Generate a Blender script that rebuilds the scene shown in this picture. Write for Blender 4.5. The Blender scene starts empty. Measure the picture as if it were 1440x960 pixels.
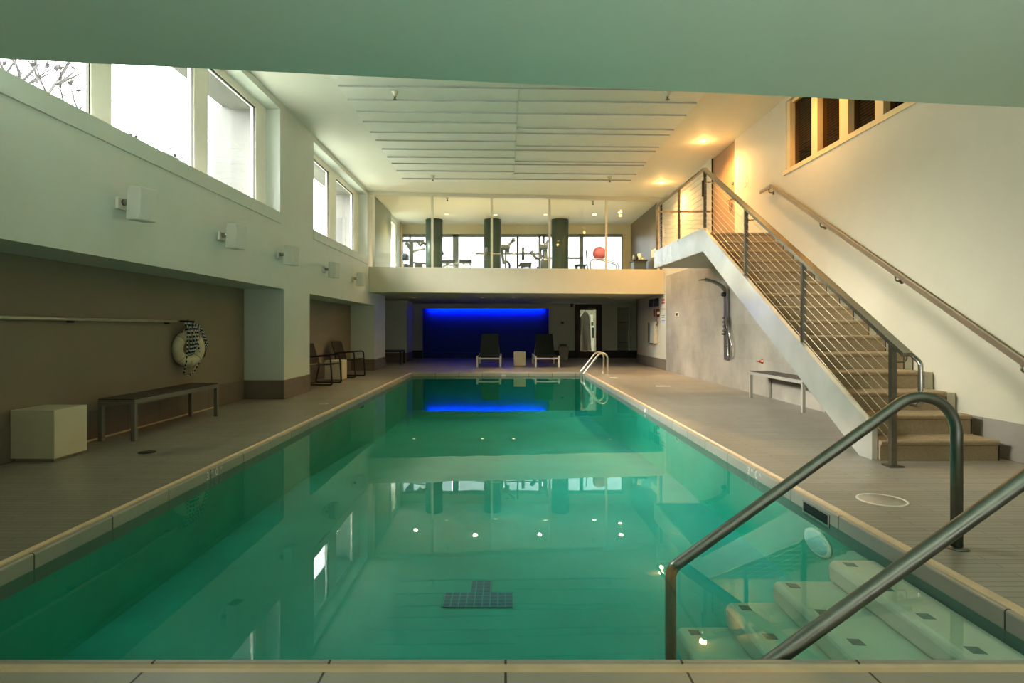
import bpy, bmesh, math, random
from mathutils import Vector, Matrix, Euler
random.seed(7)
PI = math.pi
SC = bpy.context.scene
COL = SC.collection
CAMZ, F, XC, YC = 1.152, 835.0, 711.0, 462.0     # eye height, focal length (px of 1440), principal point


# ------------------------------------------------------------------ materials
MATS = {}


def mat(name, col, rough=0.6, metal=0.0, var=0.06, vscale=4.0, bump=0.0, bscale=40.0, spec=0.5, emit=0.0, rvar=0.0, stretch=None):
    if name in MATS:
        return MATS[name]
    m = bpy.data.materials.new(name)
    m.use_nodes = True
    nt = m.node_tree
    b = nt.nodes['Principled BSDF']
    b.inputs['Roughness'].default_value = rough
    b.inputs['Metallic'].default_value = metal
    b.inputs['Specular IOR Level'].default_value = spec
    tc = nt.nodes.new('ShaderNodeTexCoord')
    mp = nt.nodes.new('ShaderNodeMapping')
    if stretch:
        mp.inputs['Scale'].default_value = stretch
    nt.links.new(tc.outputs['Object'], mp.inputs['Vector'])
    nz = nt.nodes.new('ShaderNodeTexNoise')
    nz.inputs['Scale'].default_value = vscale
    nz.inputs['Detail'].default_value = 4
    nt.links.new(mp.outputs['Vector'], nz.inputs['Vector'])
    rp = nt.nodes.new('ShaderNodeValToRGB')
    rp.color_ramp.elements[0].position = 0.3
    rp.color_ramp.elements[1].position = 0.7
    rp.color_ramp.elements[0].color = tuple(max(0, c * (1 - var)) for c in col) + (1,)
    rp.color_ramp.elements[1].color = tuple(min(1, c * (1 + var)) for c in col) + (1,)
    nt.links.new(nz.outputs['Fac'], rp.inputs['Fac'])
    nt.links.new(rp.outputs['Color'], b.inputs['Base Color'])
    if rvar:
        mr = nt.nodes.new('ShaderNodeMapRange')
        mr.inputs['From Min'].default_value = 0.3
        mr.inputs['From Max'].default_value = 0.7
        mr.inputs['To Min'].default_value = max(0.02, rough - rvar)
        mr.inputs['To Max'].default_value = min(1, rough + rvar)
        nt.links.new(nz.outputs['Fac'], mr.inputs['Value'])
        nt.links.new(mr.outputs['Result'], b.inputs['Roughness'])
    if bump:
        n2 = nt.nodes.new('ShaderNodeTexNoise')
        n2.inputs['Scale'].default_value = bscale
        n2.inputs['Detail'].default_value = 3
        nt.links.new(mp.outputs['Vector'], n2.inputs['Vector'])
        bp = nt.nodes.new('ShaderNodeBump')
        bp.inputs['Strength'].default_value = bump
        bp.inputs['Distance'].default_value = 0.02
        nt.links.new(n2.outputs['Fac'], bp.inputs['Height'])
        nt.links.new(bp.outputs['Normal'], b.inputs['Normal'])
    if emit:
        b.inputs['Emission Color'].default_value = tuple(col) + (1,)
        b.inputs['Emission Strength'].default_value = emit
    MATS[name] = m
    return m


def brick_mat(name, c1, c2, mortar, width, height, msize, rough=0.6, axes=(0, 1), offset=0.5, rvar=0.0, bump=0.15, dirt=0.15, spec=0.5):
    """tiles or strips laid in object coordinates; axes = which world axes run along and across the rows"""
    m = bpy.data.materials.new(name)
    m.use_nodes = True
    nt = m.node_tree
    L = nt.links.new
    b = nt.nodes['Principled BSDF']
    b.inputs['Roughness'].default_value = rough
    b.inputs['Specular IOR Level'].default_value = spec
    tc = nt.nodes.new('ShaderNodeTexCoord')
    sp = nt.nodes.new('ShaderNodeSeparateXYZ')
    L(tc.outputs['Object'], sp.inputs['Vector'])
    cb = nt.nodes.new('ShaderNodeCombineXYZ')
    L(sp.outputs[axes[0]], cb.inputs[0])
    L(sp.outputs[axes[1]], cb.inputs[1])
    br = nt.nodes.new('ShaderNodeTexBrick')
    br.offset = offset
    br.inputs['Color1'].default_value = tuple(c1) + (1,)
    br.inputs['Color2'].default_value = tuple(c2) + (1,)
    br.inputs['Mortar'].default_value = tuple(mortar) + (1,)
    br.inputs['Scale'].default_value = 1.0
    br.inputs['Brick Width'].default_value = width
    br.inputs['Row Height'].default_value = height
    br.inputs['Mortar Size'].default_value = msize
    br.inputs['Mortar Smooth'].default_value = 0.3
    L(cb.outputs[0], br.inputs['Vector'])
    nz = nt.nodes.new('ShaderNodeTexNoise')
    nz.inputs['Scale'].default_value = 1.3
    nz.inputs['Detail'].default_value = 6
    nz.inputs['Roughness'].default_value = 0.6
    L(tc.outputs['Object'], nz.inputs['Vector'])
    mr = nt.nodes.new('ShaderNodeMapRange')
    mr.inputs['From Min'].default_value = 0.3
    mr.inputs['From Max'].default_value = 0.7
    mr.inputs['To Min'].default_value = 1 - dirt
    mr.inputs['To Max'].default_value = 1 + dirt
    L(nz.outputs['Fac'], mr.inputs['Value'])
    mx = nt.nodes.new('ShaderNodeMix')
    mx.data_type = 'RGBA'
    mx.blend_type = 'MULTIPLY'
    mx.inputs['Factor'].default_value = 1.0
    L(br.outputs['Color'], mx.inputs['A'])
    L(mr.outputs['Result'], mx.inputs['B'])
    L(mx.outputs['Result'], b.inputs['Base Color'])
    if rvar:
        m2 = nt.nodes.new('ShaderNodeMapRange')
        m2.inputs['From Min'].default_value = 0.35
        m2.inputs['From Max'].default_value = 0.6
        m2.inputs['To Min'].default_value = max(0.03, rough - rvar)
        m2.inputs['To Max'].default_value = min(1, rough + rvar * 0.6)
        L(nz.outputs['Fac'], m2.inputs['Value'])
        L(m2.outputs['Result'], b.inputs['Roughness'])
    bp = nt.nodes.new('ShaderNodeBump')
    bp.inputs['Strength'].default_value = bump
    bp.inputs['Distance'].default_value = 0.01
    bp.invert = True
    L(br.outputs['Fac'], bp.inputs['Height'])
    L(bp.outputs['Normal'], b.inputs['Normal'])
    MATS[name] = m
    return m


def two_sided_fresnel(nt, ior):
    """thin sheet: the same reflectance from either side"""
    g = nt.nodes.new('ShaderNodeNewGeometry')
    mr = nt.nodes.new('ShaderNodeMapRange')
    mr.inputs['To Min'].default_value = ior
    mr.inputs['To Max'].default_value = 1.0 / ior
    nt.links.new(g.outputs['Backfacing'], mr.inputs['Value'])
    fr = nt.nodes.new('ShaderNodeFresnel')
    nt.links.new(mr.outputs['Result'], fr.inputs['IOR'])
    return fr


def glass_mat(name, tint=(0.96, 0.98, 0.97), refl=1.0, rough=0.0):
    m = bpy.data.materials.new(name)
    m.use_nodes = True
    nt = m.node_tree
    for n in list(nt.nodes):
        nt.nodes.remove(n)
    out = nt.nodes.new('ShaderNodeOutputMaterial')
    tr = nt.nodes.new('ShaderNodeBsdfTransparent')
    tr.inputs['Color'].default_value = tuple(tint) + (1,)
    gl = nt.nodes.new('ShaderNodeBsdfGlossy')
    gl.inputs['Roughness'].default_value = rough
    fr = two_sided_fresnel(nt, 1.30)
    mu = nt.nodes.new('ShaderNodeMath')
    mu.operation = 'MULTIPLY'
    mu.inputs[1].default_value = refl
    nt.links.new(fr.outputs[0], mu.inputs[0])
    mx = nt.nodes.new('ShaderNodeMixShader')
    nt.links.new(mu.outputs[0], mx.inputs[0])
    nt.links.new(tr.outputs[0], mx.inputs[1])
    nt.links.new(gl.outputs[0], mx.inputs[2])
    nt.links.new(mx.outputs[0], out.inputs['Surface'])
    MATS[name] = m
    return m


def water_mat():
    m = bpy.data.materials.new('pool_water')
    m.use_nodes = True
    nt = m.node_tree
    L = nt.links.new
    for n in list(nt.nodes):
        nt.nodes.remove(n)
    out = nt.nodes.new('ShaderNodeOutputMaterial')
    tr = nt.nodes.new('ShaderNodeBsdfTransparent')
    tr.inputs['Color'].default_value = (0.78, 0.98, 0.92, 1)
    gl = nt.nodes.new('ShaderNodeBsdfGlossy')
    gl.inputs['Roughness'].default_value = 0.0
    tc = nt.nodes.new('ShaderNodeTexCoord')
    nz = nt.nodes.new('ShaderNodeTexNoise')
    nz.inputs['Scale'].default_value = 2.2
    nz.inputs['Detail'].default_value = 2
    L(tc.outputs['Object'], nz.inputs['Vector'])
    bp = nt.nodes.new('ShaderNodeBump')
    bp.inputs['Strength'].default_value = 0.02
    bp.inputs['Distance'].default_value = 0.02
    L(nz.outputs['Fac'], bp.inputs['Height'])
    L(bp.outputs['Normal'], gl.inputs['Normal'])
    fr = two_sided_fresnel(nt, 1.33)
    mx = nt.nodes.new('ShaderNodeMixShader')
    L(fr.outputs[0], mx.inputs[0])
    L(tr.outputs[0], mx.inputs[1])
    L(gl.outputs[0], mx.inputs[2])
    L(mx.outputs[0], out.inputs['Surface'])
    MATS['pool_water'] = m
    return m


def stripe_mat(name, c1, c2, freq):
    """bands along a tube's own length (UV)"""
    m = bpy.data.materials.new(name)
    m.use_nodes = True
    nt = m.node_tree
    L = nt.links.new
    b = nt.nodes['Principled BSDF']
    b.inputs['Roughness'].default_value = 0.8
    uv = nt.nodes.new('ShaderNodeUVMap')
    ck = nt.nodes.new('ShaderNodeTexChecker')
    ck.inputs['Color1'].default_value = tuple(c1) + (1,)
    ck.inputs['Color2'].default_value = tuple(c2) + (1,)
    ck.inputs['Scale'].default_value = 1.0
    mp = nt.nodes.new('ShaderNodeMapping')
    mp.inputs['Scale'].default_value = (freq, 2, 1)
    L(uv.outputs[0], mp.inputs['Vector'])
    L(mp.outputs[0], ck.inputs['Vector'])
    L(ck.outputs['Color'], b.inputs['Base Color'])
    MATS[name] = m
    return m


M_white = mat('off_white_paint', (0.58, 0.54, 0.425), 0.55, var=0.015, bump=0.02, bscale=120)
M_wall_left = mat('pale_grey_paint', (0.635, 0.665, 0.62), 0.5, var=0.015, bump=0.02, bscale=120)
M_ceil = mat('ceiling_paint', (0.76, 0.745, 0.68), 0.6, var=0.01)
M_panel = mat('ceiling_panel_paint', (0.80, 0.795, 0.745), 0.6, var=0.015)
M_taupe = mat('taupe_paint', (0.27, 0.225, 0.165), 0.6, var=0.04, vscale=1.2)
M_base = brick_mat('baseboard_tile', (0.20, 0.165, 0.125), (0.22, 0.18, 0.14), (0.10, 0.08, 0.06), 0.61, 2.0, 0.004, 0.45, (1, 2), 0.0, bump=0.05)
M_base_x = brick_mat('baseboard_tile_across', (0.20, 0.165, 0.125), (0.22, 0.18, 0.14), (0.10, 0.08, 0.06), 0.61, 2.0, 0.004, 0.45, (0, 2), 0.0, bump=0.05)
M_base_r = brick_mat('grey_baseboard_tile', (0.30, 0.275, 0.24), (0.33, 0.30, 0.26), (0.15, 0.13, 0.11), 0.61, 2.0, 0.004, 0.4, (1, 2), 0.0, bump=0.05)
M_deck = brick_mat('deck_strip_tile', (0.315, 0.282, 0.232), (0.365, 0.327, 0.272), (0.22, 0.195, 0.16), 0.60, 0.052, 0.004, 0.40, (0, 1), 0.5, rvar=0.07, bump=0.25, dirt=0.07)
M_cope_y = brick_mat('coping_tile_long', (0.36, 0.33, 0.28), (0.40, 0.365, 0.31), (0.05, 0.045, 0.04), 0.6096, 9.0, 0.005, 0.35, (1, 0), 0.0, bump=0.3, dirt=0.1)
M_cope_x = brick_mat('coping_tile_across', (0.36, 0.33, 0.28), (0.40, 0.365, 0.31), (0.05, 0.045, 0.04), 0.6096, 9.0, 0.005, 0.35, (0, 1), 0.0, bump=0.3, dirt=0.1)
M_groove = mat('coping_groove', (0.66, 0.51, 0.34), 0.4, var=0.08, vscale=8)
M_tile_wet = mat('wet_waterline_tile', (0.10, 0.17, 0.145), 0.3, var=0.1)
M_pool = mat('pool_plaster', (0.03, 0.41, 0.40), 0.8, var=0.10, vscale=1.6, bump=0.05, bscale=30)
M_pool_wall = mat('pool_wall_plaster', (0.02, 0.36, 0.28), 0.8, var=0.08, vscale=2)
M_step = [mat('step_plaster_a', (0.67, 0.58, 0.50), 0.8, var=0.07, vscale=3),  # each deeper step greener: light absorbed by the water put into the colour
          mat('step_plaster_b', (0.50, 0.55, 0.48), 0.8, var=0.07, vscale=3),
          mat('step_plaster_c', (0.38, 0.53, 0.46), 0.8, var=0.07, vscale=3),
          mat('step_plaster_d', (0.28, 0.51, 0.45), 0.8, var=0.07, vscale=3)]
M_slip = mat('slip_tile', (0.10, 0.16, 0.16), 0.5, var=0.15)
M_blue_tile = brick_mat('lane_mark_tile', (0.002, 0.12, 0.25), (0.003, 0.145, 0.28), (0.02, 0.36, 0.42), 0.051, 0.051, 0.0035, 0.4, (0, 1), 0.0, bump=0.0)
M_steel = mat('brushed_steel', (0.48, 0.455, 0.41), 0.26, 1.0, var=0.06, vscale=20)
M_rail = mat('pool_rail_steel', (0.25, 0.255, 0.23), 0.36, 1.0, var=0.10, vscale=14, rvar=0.06)
M_rail_far = mat('bright_rail_steel', (0.74, 0.71, 0.64), 0.3, 1.0, var=0.05)
M_stringer = mat('stringer_steel', (0.84, 0.82, 0.76), 0.24, 0.66, var=0.14, vscale=1.6, bump=0.5, bscale=2.2)  # lighter patches in the colour imitate streaky reflections
M_post = mat('post_steel', (0.30, 0.27, 0.23), 0.32, 1.0, var=0.08, vscale=20)
M_cable = mat('cable_steel', (0.62, 0.53, 0.38), 0.4, 0.6, var=0.05)
M_carpet = mat('stair_carpet', (0.40, 0.31, 0.205), 0.95, var=0.10, vscale=60, bump=0.25, bscale=260, spec=0.1)
M_tilewall = brick_mat('concrete_wall_tile', (0.33, 0.295, 0.245), (0.365, 0.33, 0.275), (0.29, 0.26, 0.215), 0.61, 0.61, 0.003, 0.5, (1, 2), 0.0, bump=0.05, dirt=0.22)
M_dark = mat('dark_frame', (0.022, 0.017, 0.013), 0.45, var=0.1)
M_sling = mat('brown_sling_mesh', (0.055, 0.038, 0.027), 0.8, var=0.15, vscale=120, bump=0.2, bscale=300)
M_black = mat('black_plastic', (0.010, 0.012, 0.011), 0.5, var=0.1)
M_bench = mat('grey_bench_frame', (0.24, 0.225, 0.195), 0.42, 0.4, var=0.05)
M_bench_top = brick_mat('bench_top_slats', (0.085, 0.065, 0.05), (0.10, 0.08, 0.062), (0.06, 0.045, 0.035), 3.0, 0.06, 0.006, 0.5, (1, 0), 0.0, bump=0.3)
M_cube = mat('cream_laminate', (0.66, 0.60, 0.45), 0.4, var=0.02)
M_cube_base = mat('cube_plinth', (0.30, 0.26, 0.19), 0.6, var=0.05)
M_lounge = mat('white_lounge_frame', (0.74, 0.71, 0.64), 0.4, var=0.03)
M_lsling = mat('dark_green_sling', (0.010, 0.018, 0.013), 0.8, var=0.1, bump=0.1, bscale=200)
M_speaker = mat('speaker_white', (0.74, 0.71, 0.66), 0.5, var=0.02)
M_speaker_g = mat('speaker_grille', (0.66, 0.65, 0.61), 0.7, var=0.05, vscale=200, bump=0.2, bscale=400)
M_frame = mat('window_frame_cream', (0.87, 0.83, 0.74), 0.45, var=0.02)
M_seal = mat('window_seal', (0.05, 0.045, 0.04), 0.6, var=0.05)
M_gasket = mat('gym_frame_grey', (0.30, 0.315, 0.32), 0.5, var=0.05)
M_glass = glass_mat('window_glass', (0.97, 0.985, 0.98))
M_gymglass = glass_mat('gym_glass', (0.93, 0.95, 0.92), 1.0)
M_dimglass = glass_mat('dimmed_window_glass', (0.40, 0.415, 0.435))  # grey tint added to hold down the sky's brightness behind the gym
M_darkglass = glass_mat('smoked_glass', (0.62, 0.55, 0.40), 1.0)
M_water = water_mat()
M_ring = mat('life_ring_cream', (0.62, 0.54, 0.38), 0.5, var=0.08, vscale=10)
M_rope = stripe_mat('navy_white_rope', (0.60, 0.60, 0.55), (0.012, 0.018, 0.045), 38)
M_rope_pale = mat('pale_cord', (0.50, 0.45, 0.33), 0.8, var=0.1)
M_pole = mat('pale_pole', (0.60, 0.56, 0.45), 0.35, 0.3, var=0.03)
M_col_gym = mat('dark_green_column', (0.085, 0.125, 0.105), 0.35, var=0.06, vscale=3)
M_gymwall = mat('dark_olive_wall', (0.085, 0.08, 0.06), 0.35, var=0.05)
M_gymwall_l = mat('grey_green_wall', (0.20, 0.23, 0.18), 0.35, var=0.05)
M_wood = mat('pale_wood', (0.62, 0.45, 0.24), 0.5, var=0.10, vscale=6, stretch=(6, 6, 0.5))
M_door = mat('tan_door_veneer', (0.34, 0.215, 0.125), 0.42, var=0.10, vscale=5, stretch=(6, 6, 0.5))
M_door_dark = mat('dark_walnut', (0.040, 0.018, 0.009), 0.45, var=0.15, vscale=5, stretch=(6, 6, 0.5))
M_gymfloor = mat('gym_floor_rubber', (0.10, 0.10, 0.10), 0.7)
M_machine = mat('machine_grey', (0.10, 0.12, 0.125), 0.4, 0.3, var=0.1)
M_machine_l = mat('machine_pale', (0.36, 0.40, 0.42), 0.4, 0.3, var=0.1)
M_pad = mat('padded_vinyl', (0.035, 0.055, 0.075), 0.5, var=0.1)
M_ball = mat('pink_ball', (0.50, 0.14, 0.19), 0.45, var=0.06)
M_paper = mat('paper_white', (0.62, 0.60, 0.52), 0.7, var=0.04)
M_red = mat('red_plastic', (0.15, 0.010, 0.010), 0.4, var=0.08)
M_redink = mat('red_ink', (0.40, 0.03, 0.03), 0.6)
M_blueink = mat('blue_ink', (0.05, 0.10, 0.35), 0.6)
M_letter = mat('pale_marking', (0.85, 0.84, 0.78), 0.5, var=0.04)
M_bluewall = mat('feature_wall_panel', (0.012, 0.05, 0.34), 0.55, var=0.05, vscale=1.5)
M_lamp = mat('lamp_lens', (1.0, 0.83, 0.55), 0.4, emit=9.0)
M_lamp_off = mat('lamp_lens_dim', (1.0, 0.9, 0.7), 0.4, emit=0.5)
M_trim_ring = mat('downlight_ring', (0.75, 0.70, 0.60), 0.4)
M_concrete = mat('outside_concrete', (0.11, 0.11, 0.105), 0.8, var=0.08)
M_bark = mat('pale_bark', (0.030, 0.026, 0.025), 0.8, var=0.2, vscale=12)
M_leaf = mat('autumn_leaf', (0.026, 0.022, 0.022), 0.7, var=0.3, vscale=3)
M_green = mat('shrub_leaf', (0.024, 0.025, 0.024), 0.7, var=0.3, vscale=3)
M_ground = mat('outside_ground', (0.25, 0.27, 0.2), 0.9, var=0.2)
M_copper = mat('copper', (0.55, 0.18, 0.10), 0.3, 0.9, var=0.1)
M_chrome = mat('dark_chrome', (0.24, 0.225, 0.205), 0.35, 0.65, var=0.05)
M_fabric = mat('white_towelling', (0.36, 0.35, 0.28), 0.9, var=0.05, bump=0.2, bscale=80)
M_cover = mat('deck_lid', (0.42, 0.37, 0.31), 0.3, var=0.06)
M_cover_dark = mat('dark_drain', (0.04, 0.035, 0.03), 0.5)
M_cover_white = mat('white_lid', (0.75, 0.72, 0.64), 0.35)
M_lightlens = mat('pool_light_lens', (0.42, 0.66, 0.66), 0.3, var=0.06, vscale=30)
M_lightrim = mat('pool_light_rim', (0.66, 0.74, 0.66), 0.4)
M_bin = mat('bin_white', (0.50, 0.48, 0.40), 0.5)


# ------------------------------------------------------------------ mesh building
class MB:
    def __init__(self):
        self.v, self.f, self.mi, self.sm, self.uv = [], [], [], [], []
        self.slot = 0

    def _add(self, vs, fs, smooth=False, uvs=None):
        b = len(self.v)
        self.v += [Vector(p) for p in vs]
        for k, f in enumerate(fs):
            self.f.append([b + i for i in f])
            self.mi.append(self.slot)
            self.sm.append(smooth)
            self.uv.append(uvs[k] if uvs else [(0, 0)] * len(f))
        return self

    def use(self, k):
        self.slot = k
        return self

    def hexa(self, p):
        """8 points: bottom 4 counter-clockwise from above, then top 4"""
        return self._add(p, [(3, 2, 1, 0), (4, 5, 6, 7), (0, 1, 5, 4), (1, 2, 6, 5), (2, 3, 7, 6), (3, 0, 4, 7)])

    def box(self, x0, x1, y0, y1, z0, z1):
        return self.hexa([(x0, y0, z0), (x1, y0, z0), (x1, y1, z0), (x0, y1, z0), (x0, y0, z1), (x1, y0, z1), (x1, y1, z1), (x0, y1, z1)])

    def rbox(self, x0, x1, y0, y1, z0, z1, r=0.01, seg=2):
        bm = bmesh.new()
        bmesh.ops.create_cube(bm, size=1.0)
        for v in bm.verts:
            v.co = Vector(((x0 + x1) / 2 + v.co.x * (x1 - x0), (y0 + y1) / 2 + v.co.y * (y1 - y0), (z0 + z1) / 2 + v.co.z * (z1 - z0)))
        r = min(r, 0.45 * min(x1 - x0, y1 - y0, z1 - z0))
        bmesh.ops.bevel(bm, geom=list(bm.edges), offset=r, segments=seg, affect='EDGES', profile=0.5)
        bm.verts.index_update()
        self._add([v.co.copy() for v in bm.verts], [[v.index for v in f.verts] for f in bm.faces], False)
        bm.free()
        return self

    def bar(self, a, b, w, h, up=(0, 0, 1)):
        a, b = Vector(a), Vector(b)
        d = (b - a).normalized()
        u = Vector(up)
        if abs(d.dot(u)) > 0.98:
            u = Vector((0, 1, 0))
        s = d.cross(u).normalized() * (w / 2)
        t = s.cross(d).normalized() * (h / 2)
        p = [a - s - t, a + s - t, b + s - t, b - s - t, a - s + t, a + s + t, b + s + t, b - s + t]
        return self.hexa(p)

    def prism(self, pts, axis, lo, hi):
        """polygon in the two other axes (in x,y,z order), extruded along axis"""
        n = len(pts)

        def P(q, h):
            if axis == 'x':
                return (h, q[0], q[1])
            if axis == 'y':
                return (q[0], h, q[1])
            return (q[0], q[1], h)
        vs = [P(q, lo) for q in pts] + [P(q, hi) for q in pts]
        fs = [tuple(range(n))[::-1], tuple(range(n, 2 * n))]
        fs += [(i, (i + 1) % n, n + (i + 1) % n, n + i) for i in range(n)]
        return self._add(vs, fs)

    def tube(self, pts, r, seg=10, closed=False, radii=None, caps=True):
        pts = [Vector(p) for p in pts]
        n = len(pts)
        tang = []
        for i in range(n):
            if closed:
                t = pts[(i + 1) % n] - pts[i - 1]
            else:
                t = pts[min(i + 1, n - 1)] - pts[max(i - 1, 0)]
            tang.append(t.normalized() if t.length > 1e-9 else Vector((0, 0, 1)))
        ref = Vector((0, 0, 1)) if abs(tang[0].z) < 0.9 else Vector((1, 0, 0))
        nrm = (ref - tang[0] * ref.dot(tang[0])).normalized()
        vs, L, acc = [], [], 0.0
        for i in range(n):
            if i:
                acc += (pts[i] - pts[i - 1]).length
                nrm = (nrm - tang[i] * nrm.dot(tang[i]))
                nrm = nrm.normalized() if nrm.length > 1e-6 else Vector((1, 0, 0))
            L.append(acc)
            bi = tang[i].cross(nrm)
            rr = radii[i] if radii else r
            for k in range(seg):
                a = 2 * PI * k / seg
                vs.append(pts[i] + (nrm * math.cos(a) + bi * math.sin(a)) * rr)
        fs, uvs = [], []
        m = n if closed else n - 1
        for i in range(m):
            j = (i + 1) % n
            l1 = L[j] if j else acc + (pts[0] - pts[-1]).length
            for k in range(seg):
                k2 = (k + 1) % seg
                fs.append((i * seg + k, i * seg + k2, j * seg + k2, j * seg + k))
                uvs.append([(L[i], k / seg), (L[i], (k + 1) / seg), (l1, (k + 1) / seg), (l1, k / seg)])
        self._add(vs, fs, True, uvs)
        if caps and not closed:
            b = len(self.v) - n * seg
            for fc in (tuple(b + k for k in range(seg))[::-1], tuple(b + (n - 1) * seg + k for k in range(seg))):
                self.f.append(list(fc))
                self.mi.append(self.slot)
                self.sm.append(False)
                self.uv.append([(0, 0)] * seg)
        return self

    def lathe(self, prof, c=(0, 0, 0), seg=24, axis='z', smooth=True):
        """prof: [(radius, height)] turned about axis through c"""
        vs = []
        for r, h in prof:
            for k in range(seg):
                a = 2 * PI * k / seg
                u, w = r * math.cos(a), r * math.sin(a)
                p = (u, w, h) if axis == 'z' else (h, u, w) if axis == 'x' else (u, h, w)
                vs.append((c[0] + p[0], c[1] + p[1], c[2] + p[2]))
        fs = []
        for i in range(len(prof) - 1):
            for k in range(seg):
                k2 = (k + 1) % seg
                fs.append((i * seg + k, i * seg + k2, (i + 1) * seg + k2, (i + 1) * seg + k))
        self._add(vs, fs, smooth)
        b = len(self.v) - len(prof) * seg
        for base in (0, (len(prof) - 1) * seg):
            if prof[0 if base == 0 else -1][0] > 1e-5:
                self.f.append([b + base + k for k in range(seg)])
                self.mi.append(self.slot)
                self.sm.append(False)
                self.uv.append([(0, 0)] * seg)
        return self

    def quad(self, a, b, c, d):
        return self._add([a, b, c, d], [(0, 1, 2, 3)])

    def build(self, name, mats, parent=None, rot=None, loc=None):
        me = bpy.data.meshes.new(name)
        me.from_pydata([tuple(v) for v in self.v], [], self.f)
        ul = me.uv_layers.new(name='UVMap')
        for p in me.polygons:
            p.material_index = self.mi[p.index]
            p.use_smooth = self.sm[p.index]
            for k, li in enumerate(p.loop_indices):
                ul.data[li].uv = self.uv[p.index][k]
        bm = bmesh.new()
        bm.from_mesh(me)
        bmesh.ops.recalc_face_normals(bm, faces=bm.faces)
        bm.to_mesh(me)
        bm.free()
        for m in (mats if isinstance(mats, (list, tuple)) else [mats]):
            me.materials.append(m)
        o = bpy.data.objects.new(name, me)
        COL.objects.link(o)
        if parent is not None:
            o.parent = parent
        if loc:
            o.location = loc
        if rot:
            o.rotation_euler = rot
        return o


def fillet(pts, rads, seg=8):
    """round the inner corners of a polyline"""
    pts = [Vector(p) for p in pts]
    if not isinstance(rads, (list, tuple)):
        rads = [rads] * (len(pts) - 2)
    out = [pts[0]]
    for i in range(1, len(pts) - 1):
        p, a, b, R = pts[i], pts[i - 1] - pts[i], pts[i + 1] - pts[i], rads[i - 1]
        la, lb = a.length, b.length
        a.normalize()
        b.normalize()
        th = a.angle(b)
        if R <= 0 or abs(th - PI) < 1e-3:
            out.append(p)
            continue
        t = min(R / math.tan(th / 2), 0.49 * min(la, lb) if len(pts) > 3 else 0.9 * min(la, lb))
        R = t * math.tan(th / 2)
        c = p + (a + b).normalized() * (R / math.sin(th / 2))
        s, e = p + a * t - c, p + b * t - c
        ang = s.angle(e)
        for k in range(seg + 1):
            u = k / seg
            out.append(c + (s * math.sin((1 - u) * ang) + e * math.sin(u * ang)) / math.sin(ang))
    out.append(pts[-1])
    return out


def thing(name, label, cat, loc=(0, 0, 0), rz=0, group=None, kind=None):
    o = bpy.data.objects.new(name, None)
    o.empty_display_size = 0.1
    COL.objects.link(o)
    o.location = loc
    o.rotation_euler = (0, 0, rz)
    return tag(o, label, cat, group, kind)


def tag(o, label, cat, group=None, kind=None):
    o['label'] = label
    o['category'] = cat
    if group:
        o['group'] = group
    if kind:
        o['kind'] = kind
    return o


def struct(o, label=None):
    o['kind'] = 'structure'
    if label:
        o['label'] = label
    return o


def dup(root, loc, rz, label, group=None):
    r = root.copy()
    COL.objects.link(r)
    r.location = loc
    r.rotation_euler = (0, 0, rz)
    r['label'] = label
    if group:
        r['group'] = group
    for ch in list(root.children):
        c = ch.copy()
        COL.objects.link(c)
        c.parent = r
        for g in list(ch.children):
            d = g.copy()
            COL.objects.link(d)
            d.parent = c
    return r


# ------------------------------------------------------------------ key measures
XL, XLW, XR = -3.63, -4.28, 4.42            # upper left wall, alcove back wall, right wall
PX0, PX1, PY0, PY1 = -2.42, 2.05, 2.077, 15.5   # pool
WZ = -0.08                                   # water level
ZC = 4.80                                    # ceiling
YBK = 23.2                                   # back wall
NEAR = -2.6


def YB(x):                                   # front of the gym balcony, slightly askew to the pool
    return 15.75 + 0.10 * (x + 3.63)


def YS(x):                                   # edge of the near lowered ceiling
    return 4.226 + 0.115 * x


# ------------------------------------------------------------------ floor and coping
CW = 0.085                                   # lip + groove
m = MB()
for a in ((-4.45, PX0 - CW, NEAR, 24.3), (PX1 + CW, 5.6, NEAR, 24.3), (PX0 - CW, PX1 + CW, NEAR, PY0 - 0.42), (PX0 - CW, PX1 + CW, PY1 + CW, 24.3)):
    m.box(a[0], a[1], a[2], a[3], -0.22, 0.0)
struct(m.build('floor', M_deck), 'grey brown strip tiled pool deck')


def coping(name, side, label):
    """rounded lip at the water, a shallow warm groove behind, a tile face going down to the water"""
    lip, g = 0.030, 0.012
    prof = [(0.0, -0.084), (0.0, -0.010), (0.003, -0.003), (0.010, 0.0), (lip - 0.004, 0.0), (lip, -0.003)]
    rest = [(CW, 0.0), (0.42, 0.0)] if side == 'near' else [(CW, 0.0), (CW + 0.001, 0.0)]
    groove = [(lip, -0.003), (lip + 0.010, -g), (CW - 0.014, -g), (CW - 0.002, 0.0), (CW, 0.0)]
    wet = [(0.0, -0.155), (0.0, -0.084)]
    mb = MB()
    for k, pr in enumerate((prof, groove, wet, rest)):
        mb.use(k if k < 3 else 0)
        for (o0, z0), (o1, z1) in zip(pr, pr[1:]):
            def P(o, z, end):
                if side == 'left':
                    return (PX0 - o, PY0 - o if end == 0 else PY1 + o, z)
                if side == 'right':
                    return (PX1 + o, PY0 - o if end == 0 else PY1 + o, z)
                if side == 'near':
                    return (PX0 - o if end == 0 else PX1 + o, PY0 - o, z)
                return (PX0 - o if end == 0 else PX1 + o, PY1 + o, z)
            mb.quad(P(o0, z0, 0), P(o0, z0, 1), P(o1, z1, 1), P(o1, z1, 0))
    o = mb.build(name, [M_cope_y if side in ('left', 'right') else M_cope_x, M_groove, M_tile_wet])
    return struct(o, label)


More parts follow.
